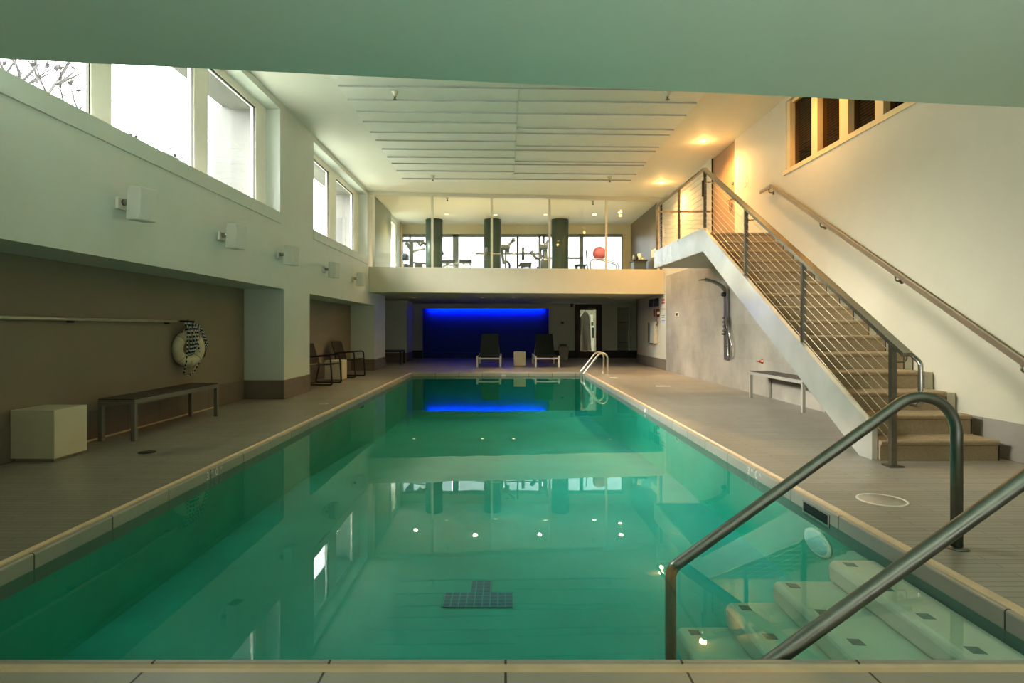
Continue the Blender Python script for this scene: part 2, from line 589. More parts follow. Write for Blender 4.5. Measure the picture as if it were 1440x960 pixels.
cope_l = coping('trim_1', 'left', 'stone tile coping along the left edge of the pool')
cope_r = coping('trim_2', 'right', 'stone tile coping along the right edge of the pool')
cope_n = coping('trim_3', 'near', 'stone tile coping along the near edge of the pool')
cope_f = coping('trim_4', 'far', 'stone tile coping along the far edge of the pool')

# ------------------------------------------------------------------ pool
FZ = [(PY0, -0.64), (7.0, -0.66), (12.0, -0.95), (PY1, -0.98)]
m = MB()
for (ya, za), (yb, zb) in zip(FZ, FZ[1:]):
    m.quad((PX0, ya, za), (PX1, ya, za), (PX1, yb, zb), (PX0, yb, zb))
m.use(1)
for (ya, za), (yb, zb) in zip(FZ, FZ[1:]):
    m.quad((PX0, ya, za), (PX0, yb, zb), (PX0, yb, -0.155), (PX0, ya, -0.155))
    m.quad((PX1, ya, za), (PX1, yb, zb), (PX1, yb, -0.155), (PX1, ya, -0.155))
m.quad((PX0, PY0, -0.64), (PX1, PY0, -0.64), (PX1, PY0, -0.155), (PX0, PY0, -0.155))
m.quad((PX0, PY1, -0.98), (PX1, PY1, -0.98), (PX1, PY1, -0.155), (PX0, PY1, -0.155))
basin = struct(m.build('pool_basin', [M_pool, M_pool_wall]), 'green plaster basin of the swimming pool')
m = MB()
m.box(-0.415, 0.045, 3.82, 4.03, -0.639, -0.636)
m.box(-0.235, -0.095, 4.03, 4.22, -0.639, -0.636)
m.build('lane_marking', M_blue_tile, basin)['label'] = 'dark blue tile lane marking shaped like a T on the pool floor'

w = MB().quad((PX0, PY0, WZ), (PX1, PY0, WZ), (PX1, PY1, WZ), (PX0, PY1, WZ)).build('pool_water', M_water)
tag(w, 'calm clear green water filling the long rectangular pool', 'water', kind='stuff')

st = thing('pool_steps', 'pale underwater plaster steps in the near corner of the pool below the handrails', 'steps', (1.5, 2.7, -0.62))
lev = [(-0.13, 1.79), (-0.245, 1.48), (-0.365, 1.22), (-0.50, 0.945)]
xr = PX1 - 0.002
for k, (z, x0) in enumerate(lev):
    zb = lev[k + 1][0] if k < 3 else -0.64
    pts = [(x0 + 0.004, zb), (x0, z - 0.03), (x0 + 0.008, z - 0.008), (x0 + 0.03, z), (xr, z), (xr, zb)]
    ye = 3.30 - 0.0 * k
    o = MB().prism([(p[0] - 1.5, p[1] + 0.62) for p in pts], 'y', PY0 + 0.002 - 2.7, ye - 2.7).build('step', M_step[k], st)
    bv = o.modifiers.new('round', 'BEVEL')
    bv.width = 0.018
    bv.segments = 3
    bv.limit_method = 'ANGLE'
    for ty in (3.22, 2.92, 2.64, 2.36):
        t = MB()
        xa = x0 + 0.055
        t.prism([(xa - 1.5, ty - 0.017 - 2.7), (xa + 0.055 - 1.5, ty - 0.022 - 2.7), (xa + 0.055 - 1.5, ty + 0.030 - 2.7), (xa - 1.5, ty + 0.035 - 2.7)], 'z', z + 0.0005 + 0.62, z + 0.002 + 0.62)
        t.build('slip_tile', M_slip, o)

# handrails by the steps
def handrail(y, label):
    r = thing('pool_handrail', label, 'handrail', (2.37, y, 0), 0, 'steel handrails at the pool steps')
    p = fillet([(0, 0, 0.0), (0, 0, 0.976), (-1.503, 0, -0.11), (-1.503, 0, -0.637)], [0.19, 0.09], 12)
    MB().tube(p, 0.0285, 16).build('rail', M_rail, r)
    MB().lathe([(0.0, 0.012), (0.034, 0.012), (0.052, 0.006), (0.056, 0.0005)], (0, 0, 0), 24).build('floor_flange', M_rail, r)
    return r


handrail(3.12, 'dark steel looped pool handrail standing free in front of the staircase foot')
handrail(2.135, 'thick dark steel pool handrail nearest the camera crossing the bottom corner')

# ladder rails at the far end
for y, lb in ((14.8, 'bright steel ladder rail at the far pool end, the nearer one of the pair'), (15.39, 'bright steel ladder rail at the far pool end, the one behind')):
    r = thing('ladder_rail', lb, 'handrail', (2.54, y, 0), 0, 'ladder rails at the far pool end')
    p = fillet([(0, 0, 0), (0, 0, 0.80), (-0.59, 0, 0.04), (-0.59, 0, -0.62)], [0.16, 0.12], 10)
    MB().tube(p, 0.024, 12).build('rail', M_rail_far, r)
    MB().lathe([(0.0, 0.014), (0.04, 0.012), (0.055, 0.0005)], (0, 0, 0), 20).build('floor_flange', M_rail_far, r)

# skimmer mouth, inlet, pool light
s = thing('skimmer_mouth', 'dark rectangular skimmer opening in the right pool coping', 'skimmer', (PX1, 3.925, -0.068))
MB().box(-0.0035, -0.0005, -0.155, 0.155, -0.028, 0.034).build('opening', M_black, s)
m = MB()
for b in ((-0.170, -0.155, -0.04, 0.040), (0.155, 0.170, -0.04, 0.040), (-0.155, 0.155, 0.034, 0.040), (-0.155, 0.155, -0.04, -0.028)):
    m.box(-0.005, -0.0005, b[0], b[1], b[2], b[3])
m.build('frame', M_cope_y, s)
lt = thing('pool_light', 'round pale blue underwater light on the right pool wall', 'pool light', (PX1 - 0.002, 3.89, -0.25))
m = MB().lathe([(0.0, -0.03), (0.10, -0.026), (0.125, -0.012), (0.13, 0.0)], (0, 0, 0), 28, 'x')
o = m.build('lens', M_lightlens, lt)
o.scale = (1, 1.12, 0.55)
m = MB().lathe([(0.125, -0.014), (0.15, -0.010), (0.152, 0.0)], (0, 0, 0), 28, 'x')
o = m.build('rim', M_lightrim, lt)
o.scale = (1, 1.12, 0.55)
fit = tag(MB().lathe([(0.0, -0.012), (0.03, -0.012), (0.038, 0.0)], (PX1 - 0.001, 8.7, -0.05), 20, 'x').build('wall_inlet', M_cover_white), 'small white round inlet in the right pool coping halfway along', 'pool inlet')


def text_mesh(txt, size, name, material, parent, origin, xdir, zdir, thick=0.0006):
    cu = bpy.data.curves.new(name, 'FONT')
    cu.body = txt
    cu.size = size
    cu.extrude = thick
    tmp = bpy.data.objects.new(name + '_tmp', cu)
    COL.objects.link(tmp)
    bpy.context.view_layer.update()
    me = bpy.data.meshes.new_from_object(tmp.evaluated_get(bpy.context.evaluated_depsgraph_get()))
    bpy.data.objects.remove(tmp)
    X, Z = Vector(xdir).normalized(), Vector(zdir).normalized()
    N = X.cross(Z)
    M = Matrix((X, Z, N)).transposed().to_4x4()
    M.translation = Vector(origin)
    me.transform(M)
    me.materials.clear()
    me.materials.append(material)
    o = bpy.data.objects.new(name, me)
    COL.objects.link(o)
    o.parent = parent
    return o


# depth markings set into the coping faces: 3 FT 0 IN
def depth_mark(parent, x, y0, ydir, nx):
    """big digits with small unit letters at their upper right"""
    at = 0.0
    for txt, size, up in (('3', 0.088, 0.0), ('FT', 0.034, 0.033), ('0', 0.088, 0.0), ('IN', 0.034, 0.033)):
        o = text_mesh(txt, size, 'depth_lettering', M_letter, parent, (x + nx * 0.0012, y0 + ydir * at, -0.073 + up), (0, ydir, 0), (0, 0, 1))
        o['label'] = 'pale depth lettering reading 3 FT 0 IN on the coping face'
        at += {'3': 0.075, 'FT': 0.075, '0': 0.080, 'IN': 0.0}[txt]


depth_mark(cope_l, PX0, 4.80, 1, 1)
depth_mark(cope_r, PX1, 5.03, -1, -1)
m = MB()
for r in (0, 1):
    for q in range(4):
        m.box(-0.055 + q * 0.031, -0.037 + q * 0.031, -0.003, -0.001, -0.072 + r * 0.033, -0.050 + r * 0.033)
o = m.build('depth_marking', M_letter, cope_f, loc=(-0.05, PY1, 0))
o['label'] = 'small pale tile marking on the far coping face'

# lids and drains in the deck
for nm, x, y, r, mt, lb in (
        ('deck_lid', 2.53, 3.99, 0.155, M_cover, 'large round skimmer lid in the wet deck near the staircase foot'),
        ('deck_lid', 3.16, 11.9, 0.15, M_cover, 'round grey lid in the deck beside the shower wall'),
        ('deck_lid', 2.53, 13.9, 0.10, M_cover_white, 'small bright white lid in the deck just behind the ladder rails'),
        ('floor_drain', -3.34, 5.53, 0.075, M_cover_dark, 'small dark round drain in the deck in front of the left bench'),
        ('floor_drain', -2.79, 9.1, 0.07, M_cover, 'small pale round drain in the deck before the left column')):
    t = thing(nm, lb, 'drain cover', (x, y, 0))
    MB().lathe([(0.0, 0.004), (r * 0.86, 0.004), (r * 0.88, 0.0015)], (0, 0, 0), 32).build('cover', mt, t)
    MB().lathe([(r * 0.88, 0.0012), (r * 0.90, 0.005), (r * 0.98, 0.005), (r, 0.0005)], (0, 0, 0), 32).build('rim', mt if mt is not M_cover else M_cover_white, t)

# ------------------------------------------------------------------ left wall with windows, columns
WIN = [(3.4, 9.56), (11.23, 15.6)]
WB, WT = 3.02, 4.69
XO = -4.42                                   # outside face
m = MB()
m.box(XO, XL, NEAR, 17.9, 1.80, WB).box(XO, XL, 17.9, 21.0, 2.14, WB)
m.box(XO, XL, NEAR, 21.0, WT, ZC + 0.05)
for a, b in ((NEAR, WIN[0][0]), (WIN[0][1], WIN[1][0]), (WIN[1][1], 18.7), (19.85, 21.0)):
    m.box(XO, XL, a, b, WB, WT)
struct(m.build('wall_left', M_wall_left), 'pale upper left wall with two long high windows')
struct(MB().box(-4.45, XLW, NEAR, 17.9, 0.0, 1.80).box(-4.45, XLW, 17.9, 24.0, 0.0, 2.2).build('wall_left_alcove', M_taupe), 'taupe back wall of the low alcove on the left')
for k, (a, b) in enumerate(WIN):
    o = MB().rbox(XL - 0.01, XL + 0.014, a - 0.01, b + 0.01, 2.845, WB + 0.001, 0.004).build('trim_%d' % (5 + k), M_wall_left)
    struct(o, 'apron board under the left window')
for k, (ya, yb) in enumerate(((9.72, 11.0), (16.4, 17.9), (20.7, 22.0))):
    xf = XL if k < 2 else -3.45
    struct(MB().box(XLW - 0.02, xf, ya, yb, 0, 1.80 if k < 2 else 2.13).build('column', M_wall_left), 'square plastered column in the left alcove row')
    m = MB()
    m.box(xf - 0.002, xf + 0.012, ya - 0.012, yb + 0.012, 0, 0.309)
    m.use(1).box(XLW, xf, ya - 0.012, ya, 0, 0.309).box(XLW, xf, yb, yb + 0.012, 0, 0.309)
    struct(m.build('baseboard_column', [M_base, M_base_x]), 'brown tile skirting round a left column')
m = MB()
for ya, yb in ((NEAR, 9.70), (11.02, 16.38), (17.92, 20.68)):
    m.box(XLW - 0.002, XLW + 0.012, ya, yb, 0, 0.309)
struct(m.build('baseboard_left', M_base), 'brown tile skirting along the left alcove wall')


struct(MB().box(XLW + 0.0125, XLW + 0.03, 5.2, 8.7, 0.0, 0.014).build('trim_7', M_groove), 'thin pale strip at the foot of the alcove wall')


def window_left(k, ya, yb, mull, name):
    """timber frame set 23 cm back in the wall; mull = (y0, y1) of the uprights"""
    xf0, xf1 = -3.945, -3.86
    m = MB()
    m.box(xf0, xf1, ya, yb, WT - 0.115, WT).box(xf0, xf1, ya, yb, WB, WB + 0.06)
    for a, b in mull:
        m.box(xf0, xf1, a, b, WB + 0.06, WT - 0.115)
    o = struct(m.build(name, M_frame), 'cream framed high window in the left wall')
    ed = [mull[i][1] for i in range(len(mull) - 1)], [mull[i + 1][0] for i in range(len(mull) - 1)]
    for a, b in zip(*ed):
        MB().box(-3.914, -3.906, a, b, WB + 0.06, WT - 0.115).build('glass_pane', M_glass, o)
        s = MB()
        for q in ((a, a + 0.014, WB + 0.06, WT - 0.115), (b - 0.014, b, WB + 0.06, WT - 0.115)):
            s.box(-3.90, -3.872, q[0], q[1], q[2], q[3])
        s.box(-3.90, -3.872, a + 0.014, b - 0.014, WT - 0.129, WT - 0.115)
        s.build('glazing_seal', M_seal, o)
    return o


window_left(1, WIN[0][0], WIN[0][1], [(3.4, 3.55), (5.53, 5.82), (7.36, 7.70), (9.18, 9.56)], 'window_1')
window_left(2, WIN[1][0], WIN[1][1], [(11.23, 11.45), (12.98, 13.50), (15.08, 15.60)], 'window_2')

# ------------------------------------------------------------------ right wall
WR = (5.4, 9.37, 3.63, 4.72)
DR = (11.47, 12.75)
m = MB()
for a in ((NEAR, 21.0, 0.0, 2.62), (NEAR, DR[0], 2.62, WR[2]), (NEAR, WR[0], WR[2], ZC + 0.05), (WR[1], DR[0], WR[2], ZC + 0.05),
          (WR[0], WR[1], WR[3], ZC + 0.05), (DR[1], 21.0, 2.62, ZC + 0.05)):
    m.box(XR, XR + 0.2, a[0], min(a[1], 20.0 if a[3] < 2.7 else 21.0), a[2], a[3])
struct(m.build('wall_right', M_white), 'cream plaster wall along the staircase on the right')
o = MB().prism([(5.96, 0), (16.33, 0), (16.33, 2.60), (9.4, 2.60), (5.96, 0.30)], 'x', XR - 0.012, XR + 0.001).build('wall_right_tile', M_tilewall)
struct(o, 'grey concrete tile wall behind the shower')
m = MB()
m.box(XR - 0.013, XR + 0.001, NEAR, 5.95, 0, 0.335).use(1).box(XR - 0.013, XR + 0.001, 16.34, 20.0, 0, 0.30)
struct(m.build('baseboard_right', [M_base_r, M_base]), 'grey tile skirting on the right wall')
# inner window high on the right wall
o = MB()
x0, x1 = XR + 0.05, XR + 0.16
o.box(x0, x1, WR[0], WR[1], WR[3] - 0.05, WR[3]).box(XR - 0.012, x1, WR[0] - 0.05, WR[1] + 0.06, WR[2] - 0.05, WR[2] + 0.02)
for a, b in ((9.27, 9.37), (8.46, 8.62), (7.70, 7.90), (6.98, 7.14), (6.2, 6.38), (5.4, 5.56)):
    o.box(x0 - 0.03, x1, a, b, WR[2], WR[3])
wr = struct(o.build('window_3', mat('frame_lit_warm', (0.74, 0.56, 0.31), 0.45, var=0.02)), 'dark inner window with pale frame above the staircase')  # orange light of the downlight put into the frame colour
for a, b in ((8.62, 9.27), (7.90, 8.46), (7.14, 7.70), (6.38, 6.98), (5.56, 6.2)):
    MB().box(XR + 0.10, XR + 0.106, a, b, WR[2] + 0.02, WR[3] - 0.05).build('glass_pane', M_darkglass, wr)
    bl = MB()
    n = 26
    for i in range(n):
        z = WR[2] + 0.05 + i * (WR[3] - WR[2] - 0.12) / n
        bl.quad((XR + 0.135, a + 0.01, z), (XR + 0.135, b - 0.01, z), (XR + 0.155, b - 0.01, z + 0.028), (XR + 0.155, a + 0.01, z + 0.028))
    bl.build('blind', mat('brown_blind', (0.30, 0.19, 0.09), 0.6, var=0.1), wr)
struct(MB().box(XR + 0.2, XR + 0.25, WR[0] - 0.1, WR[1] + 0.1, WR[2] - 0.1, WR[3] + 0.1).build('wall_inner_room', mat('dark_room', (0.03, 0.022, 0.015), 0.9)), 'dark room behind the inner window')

# door at the landing
d = MB().box(XR + 0.03, XR + 0.075, DR[0] + 0.012, DR[1] - 0.012, 2.70, ZC - 0.01).build('door_1', M_door)
struct(d, 'tan full height door at the top landing')
dk = MB()
dk.box(XR + 0.001, XR + 0.10, DR[0], DR[0] + 0.01, 2.69, ZC).box(XR + 0.001, XR + 0.10, DR[1] - 0.01, DR[1], 2.69, ZC)
dk.build('door_frame', M_dark, d)
MB().lathe([(0.0, -0.03), (0.022, -0.028), (0.03, 0.0)], (XR + 0.03, DR[0] + 0.14, 3.99), 16, 'x').build('deadbolt', M_steel, d)
h = MB()
h.tube(fillet([(XR + 0.03, DR[0] + 0.14, 3.68), (XR - 0.03, DR[0] + 0.14, 3.68), (XR - 0.03, DR[0] + 0.30, 3.68)], 0.02, 5), 0.012, 8)
h.tube([(XR - 0.0, DR[0] + 0.20 + 0.07 * math.cos(a), 3.57 + 0.11 * math.sin(a)) for a in [i * 2 * PI / 20 for i in range(20)]], 0.006, 6, closed=True)
h.build('door_handle', M_post, d)
struct(MB().box(XR + 0.1, XR + 0.2, DR[0], DR[1], 2.6, ZC).build('wall_behind_door', M_white))

# wall pieces: switch by the door
sw = thing('light_switch', 'small pale switch plate on the wall beside the landing door', 'switch', (XR, 10.95, 3.83))
MB().rbox(-0.008, -0.0005, -0.09, 0.09, -0.07, 0.07, 0.003).build('plate', M_white, sw)
MB().rbox(-0.012, -0.007, -0.05, -0.02, -0.03, 0.03, 0.002).build('toggle', M_white, sw)
MB().rbox(-0.012, -0.007, 0.02, 0.05, -0.03, 0.03, 0.002).build('toggle', M_white, sw)

# ------------------------------------------------------------------ ceilings
struct(MB().box(-4.42, XR + 0.2, NEAR, 21.2, ZC, ZC + 0.055).build('ceiling', M_ceil), 'pale high ceiling over the pool')
low = MB().hexa([(XL, NEAR, 2.9), (XR, NEAR, 2.9), (XR, YS(XR), 2.9), (XL, YS(XL), 2.9), (XL, NEAR, ZC), (XR, NEAR, ZC), (XR, YS(XR), ZC), (XL, YS(XL), ZC)])
struct(low.build('ceiling_lowered', mat('lowered_ceiling_pool_tint', (0.60, 0.73, 0.62), 0.55, var=0.01)), 'lowered ceiling close overhead at the near end')  # green light bounced off the water is mixed into this colour


def panels(name, xa, xb, edges, label):
    """lapped boards: each drops a little at its near edge"""
    m = MB()
    for (y0, y1) in zip(edges, edges[1:]):
        t = lambda x: 0.03 * x
        lo0, lo1 = ZC - 0.040, ZC - 0.014
        m.hexa([(xa, y0 + t(xa), lo0), (xb, y0 + t(xb), lo0), (xb, y1 + t(xb) - 0.004, lo1), (xa, y1 + t(xa) - 0.004, lo1),
                (xa, y0 + t(xa), ZC), (xb, y0 + t(xb), ZC), (xb, y1 + t(xb) - 0.004, ZC), (xa, y1 + t(xa) - 0.004, ZC)])
        m.use(1).quad((xa, y0 + t(xa) - 0.0015, lo0), (xb, y0 + t(xb) - 0.0015, lo0), (xb, y0 + t(xb) - 0.0015, ZC - 0.01), (xa, y0 + t(xa) - 0.0015, ZC - 0.01)).use(0)  # grey strip: groove shadow painted on each board's near edge
    return struct(m.build(name, [M_panel, mat('panel_edge_shade', (0.43, 0.43, 0.40), 0.7)]), label)


EL = [4.3, 4.83, 5.35, 5.9, 6.4, 6.95, 7.45, 7.97, 8.45, 8.94, 9.47, 9.99, 10.47, 11.02, 11.5, 12.05, 12.6, 13.1, 13.7, 14.4, 14.8]
ER = [4.3, 4.83, 5.6, 5.9, 6.7, 6.95, 7.75, 7.97, 8.45, 8.94, 9.44, 9.99, 10.73, 11.02, 11.77, 12.05, 12.86, 13.1, 13.85, 14.4, 14.8]
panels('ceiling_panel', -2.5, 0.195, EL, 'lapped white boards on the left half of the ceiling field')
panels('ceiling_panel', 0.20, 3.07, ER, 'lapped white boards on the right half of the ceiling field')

# ------------------------------------------------------------------ balcony slab, gym shell
m = MB()
m.hexa([(XLW, YB(XLW), 2.12), (XR, YB(XR), 2.12), (XR, YB(XR) + 0.2, 2.12), (XLW, YB(XLW) + 0.2, 2.12),
        (XLW, YB(XLW), 2.77), (XR, YB(XR), 2.77), (XR, YB(XR) + 0.2, 2.77), (XLW, YB(XLW) + 0.2, 2.77)])
struct(m.build('beam_balcony', M_white), 'cream front edge of the gym balcony')
m = MB()
m.hexa([(XLW, YB(XLW) + 0.2, 2.13), (5.5, YB(XR) + 0.2, 2.13), (5.5, 24.2, 2.13), (XLW, 24.2, 2.13),
        (XLW, YB(XLW) + 0.2, 2.70), (5.5, YB(XR) + 0.2, 2.70), (5.5, 24.2, 2.70), (XLW, 24.2, 2.70)])
struct(m.build('floor_gym', [mat('undercroft_paint', (0.55, 0.57, 0.48), 0.6, var=0.01)]), 'underside and floor of the upper gym')
struct(MB().box(XL + 0.002, XL + 0.03, 16.2, 18.66, 2.70, ZC).build('wall_gym_left', M_gymwall_l), 'grey green left wall of the gym')
struct(MB().box(XR - 0.03, XR - 0.002, 16.75, 20.8, 2.70, ZC).build('wall_gym_right', M_gymwall), 'dark right wall of the gym')
m = MB()
GY = 20.8
m.box(-4.42, XR + 0.2, GY, GY + 0.18, 4.47, ZC + 0.05).box(4.11, XR + 0.2, GY, GY + 0.18, 2.70, 4.47).box(-4.42, -3.60, GY, GY + 0.18, 2.70, 4.47)
struct(m.build('wall_gym_back', mat('gym_cream', (0.76, 0.68, 0.50), 0.6, var=0.01)), 'cream window wall at the back of the gym')


def PXg(px, y=GY):
    return (px - XC) * y / F


m = MB()
zt = 4.47
for a, b in ((563, 565.5), (575.3, 577.3), (636.5, 645), (757.5, 760), (763, 766), (815.5, 820.5), (874.5, 877)):
    m.box(PXg(a), PXg(b), GY + 0.02, GY + 0.10, 2.70, zt)
m.box(PXg(563), PXg(877), GY + 0.02, GY + 0.11, zt - 0.10, zt)
m.box(PXg(763), PXg(820), GY + 0.02, GY + 0.10, 3.60, 3.66)
wg = struct(m.build('window_4', M_gasket), 'wide bright window wall behind the gym equipment')
for a, b in ((565.5, 575.3), (577.3, 635), (645.5, 757.5), (766, 815.5), (820.5, 874.5)):
    MB().box(PXg(a), PXg(b), GY + 0.055, GY + 0.062, 2.70, zt - 0.1).build('glass_pane', M_dimglass, wg)
m = MB()
m.box(XL - 0.12, XL - 0.04, 18.70, 18.78, 2.7, 4.69).box(XL - 0.12, XL - 0.04, 19.77, 19.85, 2.7, 4.69).box(XL - 0.12, XL - 0.04, 18.78, 19.77, 4.60, 4.69)
o = struct(m.build('window_5', M_frame), 'side window of the gym in the left wall')
MB().box(XL - 0.085, XL - 0.078, 18.78, 19.77, 2.7, 4.60).build('glass_pane', M_glass, o)
struct(MB().box(-3.72, -3.58, 20.35, 20.62, 2.70, ZC).build('pillar', M_wood), 'pale timber pillar in the gym corner')

# glazed screen on the balcony edge
m = MB()


def scr(xa, xb, z0, z1, d0=0.03, d1=0.09):
    m.hexa([(xa, YB(xa) + d0, z0), (xb, YB(xb) + d0, z0), (xb, YB(xb) + d1, z0), (xa, YB(xa) + d1, z0),
            (xa, YB(xa) + d0, z1), (xb, YB(xb) + d0, z1), (xb, YB(xb) + d1, z1), (xa, YB(xa) + d1, z1)])


def xb_at(px):                                # where a photo column meets the balcony plane
    k = (px - XC) / F
    return k * (15.75 + 0.363) / (1 - 0.10 * k)


posts = [xb_at(p) for p in (525.0, 607.5, 691.5, 773.0, 853.0, 926.5)]
for p in posts:
    scr(p - 0.03, p + 0.03, 2.77, 4.74)
scr(XL, XR, 4.70, ZC, 0.0, 0.12)
scr(XL, XR, 2.77, 2.80, 0.02, 0.10)
ws = struct(m.build('window_6', mat('screen_frame', (0.62, 0.58, 0.47), 0.4, var=0.02)), 'glazed screen between the pool hall and the gym')
for a, b in zip(posts, posts[1:]):
    m = MB()
    scr(a + 0.03, b - 0.03, 2.80, 4.70, 0.055, 0.063)
    m.build('glass_pane', M_gymglass, ws)

# ------------------------------------------------------------------ under the balcony: back wall, blue niche, door
NX0, NX1, NZ0, NZ1 = -3.25, 1.69, 0.20, 1.93
D2 = (2.70, 3.76, 2.10)
m = MB()
for a in ((XLW - 0.2, NX0, 0, 2.13), (NX0, NX1, NZ1, 2.13), (NX1, D2[0], 0, 2.13), (D2[1], 4.36, 0, 2.13), (4.36, 4.85, 1.98, 2.13), (4.85, 5.6, 0, 2.13), (D2[0], D2[1], D2[2], 2.13)):
    m.box(a[0], a[1], YBK, YBK + 0.12, a[2], a[3])
struct(m.build('wall_back', mat('back_wall_paint', (0.64, 0.65, 0.53), 0.6, var=0.01)), 'pale back wall under the balcony')
m = MB()
m.box(NX0 - 0.1, NX1 + 0.1, 23.80, 23.9, 0, 2.13).box(NX0 - 0.1, NX0, YBK + 0.12, 23.8, 0, 2.13).box(NX1, NX1 + 0.1, YBK + 0.12, 23.8, 0, 2.13)
m.box(NX0, NX1, YBK + 0.35, 23.8, 0, NZ0)
struct(m.build('wall_back_niche', M_bluewall), 'recessed feature wall washed with blue light')
m = MB()
m.box(NX1, D2[0], YBK - 0.014, YBK, 0, 0.30).box(D2[1], 5.6, YBK - 0.014, YBK, 0, 0.30).box(XLW, NX0, YBK - 0.014, YBK, 0, 0.30)
struct(m.build('baseboard_back', mat('dark_skirting', (0.045, 0.04, 0.03), 0.5)), 'dark skirting along the back wall')
struct(MB().box(XR, 5.6, 19.9, 20.0, 0, 2.13).box(5.5, 5.6, 20, 24.2, 0, 2.13).build('wall_recess', M_white), 'return walls of the recess by the back door')
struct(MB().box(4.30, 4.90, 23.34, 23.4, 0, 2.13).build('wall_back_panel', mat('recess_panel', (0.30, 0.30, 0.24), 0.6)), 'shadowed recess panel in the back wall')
for z in (0.62, 1.40):
    rk = thing('towel_rail', 'short dark %s towel bar in the recess by the back door' % ('lower' if z < 1 else 'upper'), 'towel rail', (4.61, 23.34, z), 0, 'towel bars in the back recess')
    MB().tube([(-0.17, -0.06, 0), (0.17, -0.06, 0)], 0.012, 8).build('bar', M_dark, rk)
    for sx in (-1, 1):
        MB().tube([(sx * 0.15, -0.06, 0), (sx * 0.15, 0.0, 0)], 0.01, 6).build('bracket', M_dark, rk)

fr = MB()
fr.box(D2[0], D2[0] + 0.13, YBK - 0.02, YBK + 0.1, 0, D2[2]).box(D2[1] - 0.13, D2[1], YBK - 0.02, YBK + 0.1, 0, D2[2]).box(D2[0] + 0.13, D2[1] - 0.13, YBK - 0.02, YBK + 0.1, D2[2] - 0.10, D2[2])
d2 = struct(fr.build('door_2', M_door_dark), 'dark timber framed glass door in the back wall')
lf = MB()
a, b = D2[0] + 0.13, D2[1] - 0.13
lf.box(a, a + 0.09, YBK + 0.02, YBK + 0.07, 0.0, D2[2] - 0.10).box(b - 0.09, b, YBK + 0.02, YBK + 0.07, 0.0, D2[2] - 0.10)
lf.box(a + 0.09, b - 0.09, YBK + 0.02, YBK + 0.07, 0, 0.26).box(a + 0.09, b - 0.09, YBK + 0.02, YBK + 0.07, 1.88, D2[2] - 0.10)
lf.build('door_leaf', mat('red_brown_door', (0.075, 0.026, 0.013), 0.4, var=0.15, vscale=5), d2)
MB().box(a + 0.09, b - 0.09, YBK + 0.042, YBK + 0.048, 0.26, 1.88).build('glass_pane', M_glass, d2)
MB().rbox(b - 0.42, b - 0.10, YBK - 0.03, YBK + 0.02, 1.89, 1.95, 0.006).build('door_closer', M_bench, d2)
MB().tube([(b - 0.05, YBK - 0.03, 0.85), (b - 0.05, YBK - 0.03, 1.25)], 0.012, 8).build('door_handle', M_dark, d2)
struct(MB().box(2.3, 4.2, 24.3, 24.4, 0, 2.13).build('wall_behind_glass', mat('lobby_paint', (0.25, 0.24, 0.17), 0.7)), 'lobby wall behind the glass door')
# robe and shelf behind the glass
rb = thing('bath_robe', 'long pale robe hanging behind the glass door', 'robe', (3.17, 23.62, 0.28))
m = MB()
n = 28
ring = []
for z, w, dd in ((0.0, 0.28, 0.09), (0.5, 0.26, 0.085), (1.0, 0.23, 0.08), (1.35, 0.22, 0.08), (1.5, 0.12, 0.06), (1.56, 0.04, 0.03)):
    ring.append([(w * math.cos(t) * (1 + 0.06 * math.sin(7 * t + z)), dd * math.sin(t) * (1 + 0.28 * math.sin(9 * t + 2 * z)), z) for t in [2 * PI * i / n for i in range(n)]])
vs = [p for r in ring for p in r]
m._add(vs, [(i * n + k, i * n + (k + 1) % n, (i + 1) * n + (k + 1) % n, (i + 1) * n + k) for i in range(len(ring) - 1) for k in range(n)], True)
m.build('robe_body', M_fabric, rb)
MB().tube([(-0.25, -0.02, 1.36), (-0.28, -0.05, 0.95), (-0.25, -0.07, 0.62)], 0.06, 10).build('sleeve', M_fabric, rb)
MB().tube([(0.0, 0, 1.56), (0.0, 0, 1.66), (0.0, 0.10, 1.68)], 0.012, 6).build('hanger_hook', M_dark, rb)
sf = thing('towel_shelf', 'narrow open shelf with dark towels behind the glass door', 'shelf', (3.47, 23.95, 0.0))
MB().box(-0.07, 0.09, -0.06, 0.1, 0.0, 0.78).build('shelf_base', M_paper, sf)
MB().box(-0.07, 0.09, -0.06, 0.1, 0.78, 1.2).build('dark_compartment', mat('deep_green', (0.006, 0.025, 0.018), 0.6), sf)
MB().box(-0.07, 0.09, -0.06, 0.1, 1.2, 1.27).box(-0.05, 0.05, -0.06, 0.1, 1.42, 1.72).build('shelf_board', M_paper, sf)
MB().box(-0.05, 0.05, -0.06, 0.1, 1.27, 1.42).build('folded_towel', mat('teal_towel', (0.01, 0.05, 0.055), 0.9), sf)
# bin with towels
bn = thing('towel_bin', 'pale tapered bin with folded cloths on top, left of the back door', 'bin', (2.15, 22.0, 0))
m = MB()
m.hexa([(-0.14, -0.14, 0), (0.14, -0.14, 0), (0.14, 0.14, 0), (-0.14, 0.14, 0), (-0.18, -0.18, 0.46), (0.18, -0.18, 0.46), (0.18, 0.18, 0.46), (-0.18, 0.18, 0.46)])
m.build('bin_body', M_bin, bn)
MB().rbox(-0.19, 0.19, -0.19, 0.19, 0.455, 0.49, 0.01).build('bin_rim', M_bin, bn)
cl = thing('folded_cloth', 'small stack of folded cloths lying on the pale bin', 'cloth', (2.13, 22.0, 0.491))
MB().rbox(-0.14, 0.14, -0.1, 0.1, 0.0, 0.04, 0.012).build('lower_cloth', M_fabric, cl)
MB().rbox(-0.13, 0.13, -0.1, 0.1, 0.04, 0.08, 0.012).build('upper_cloth', M_dark, cl)
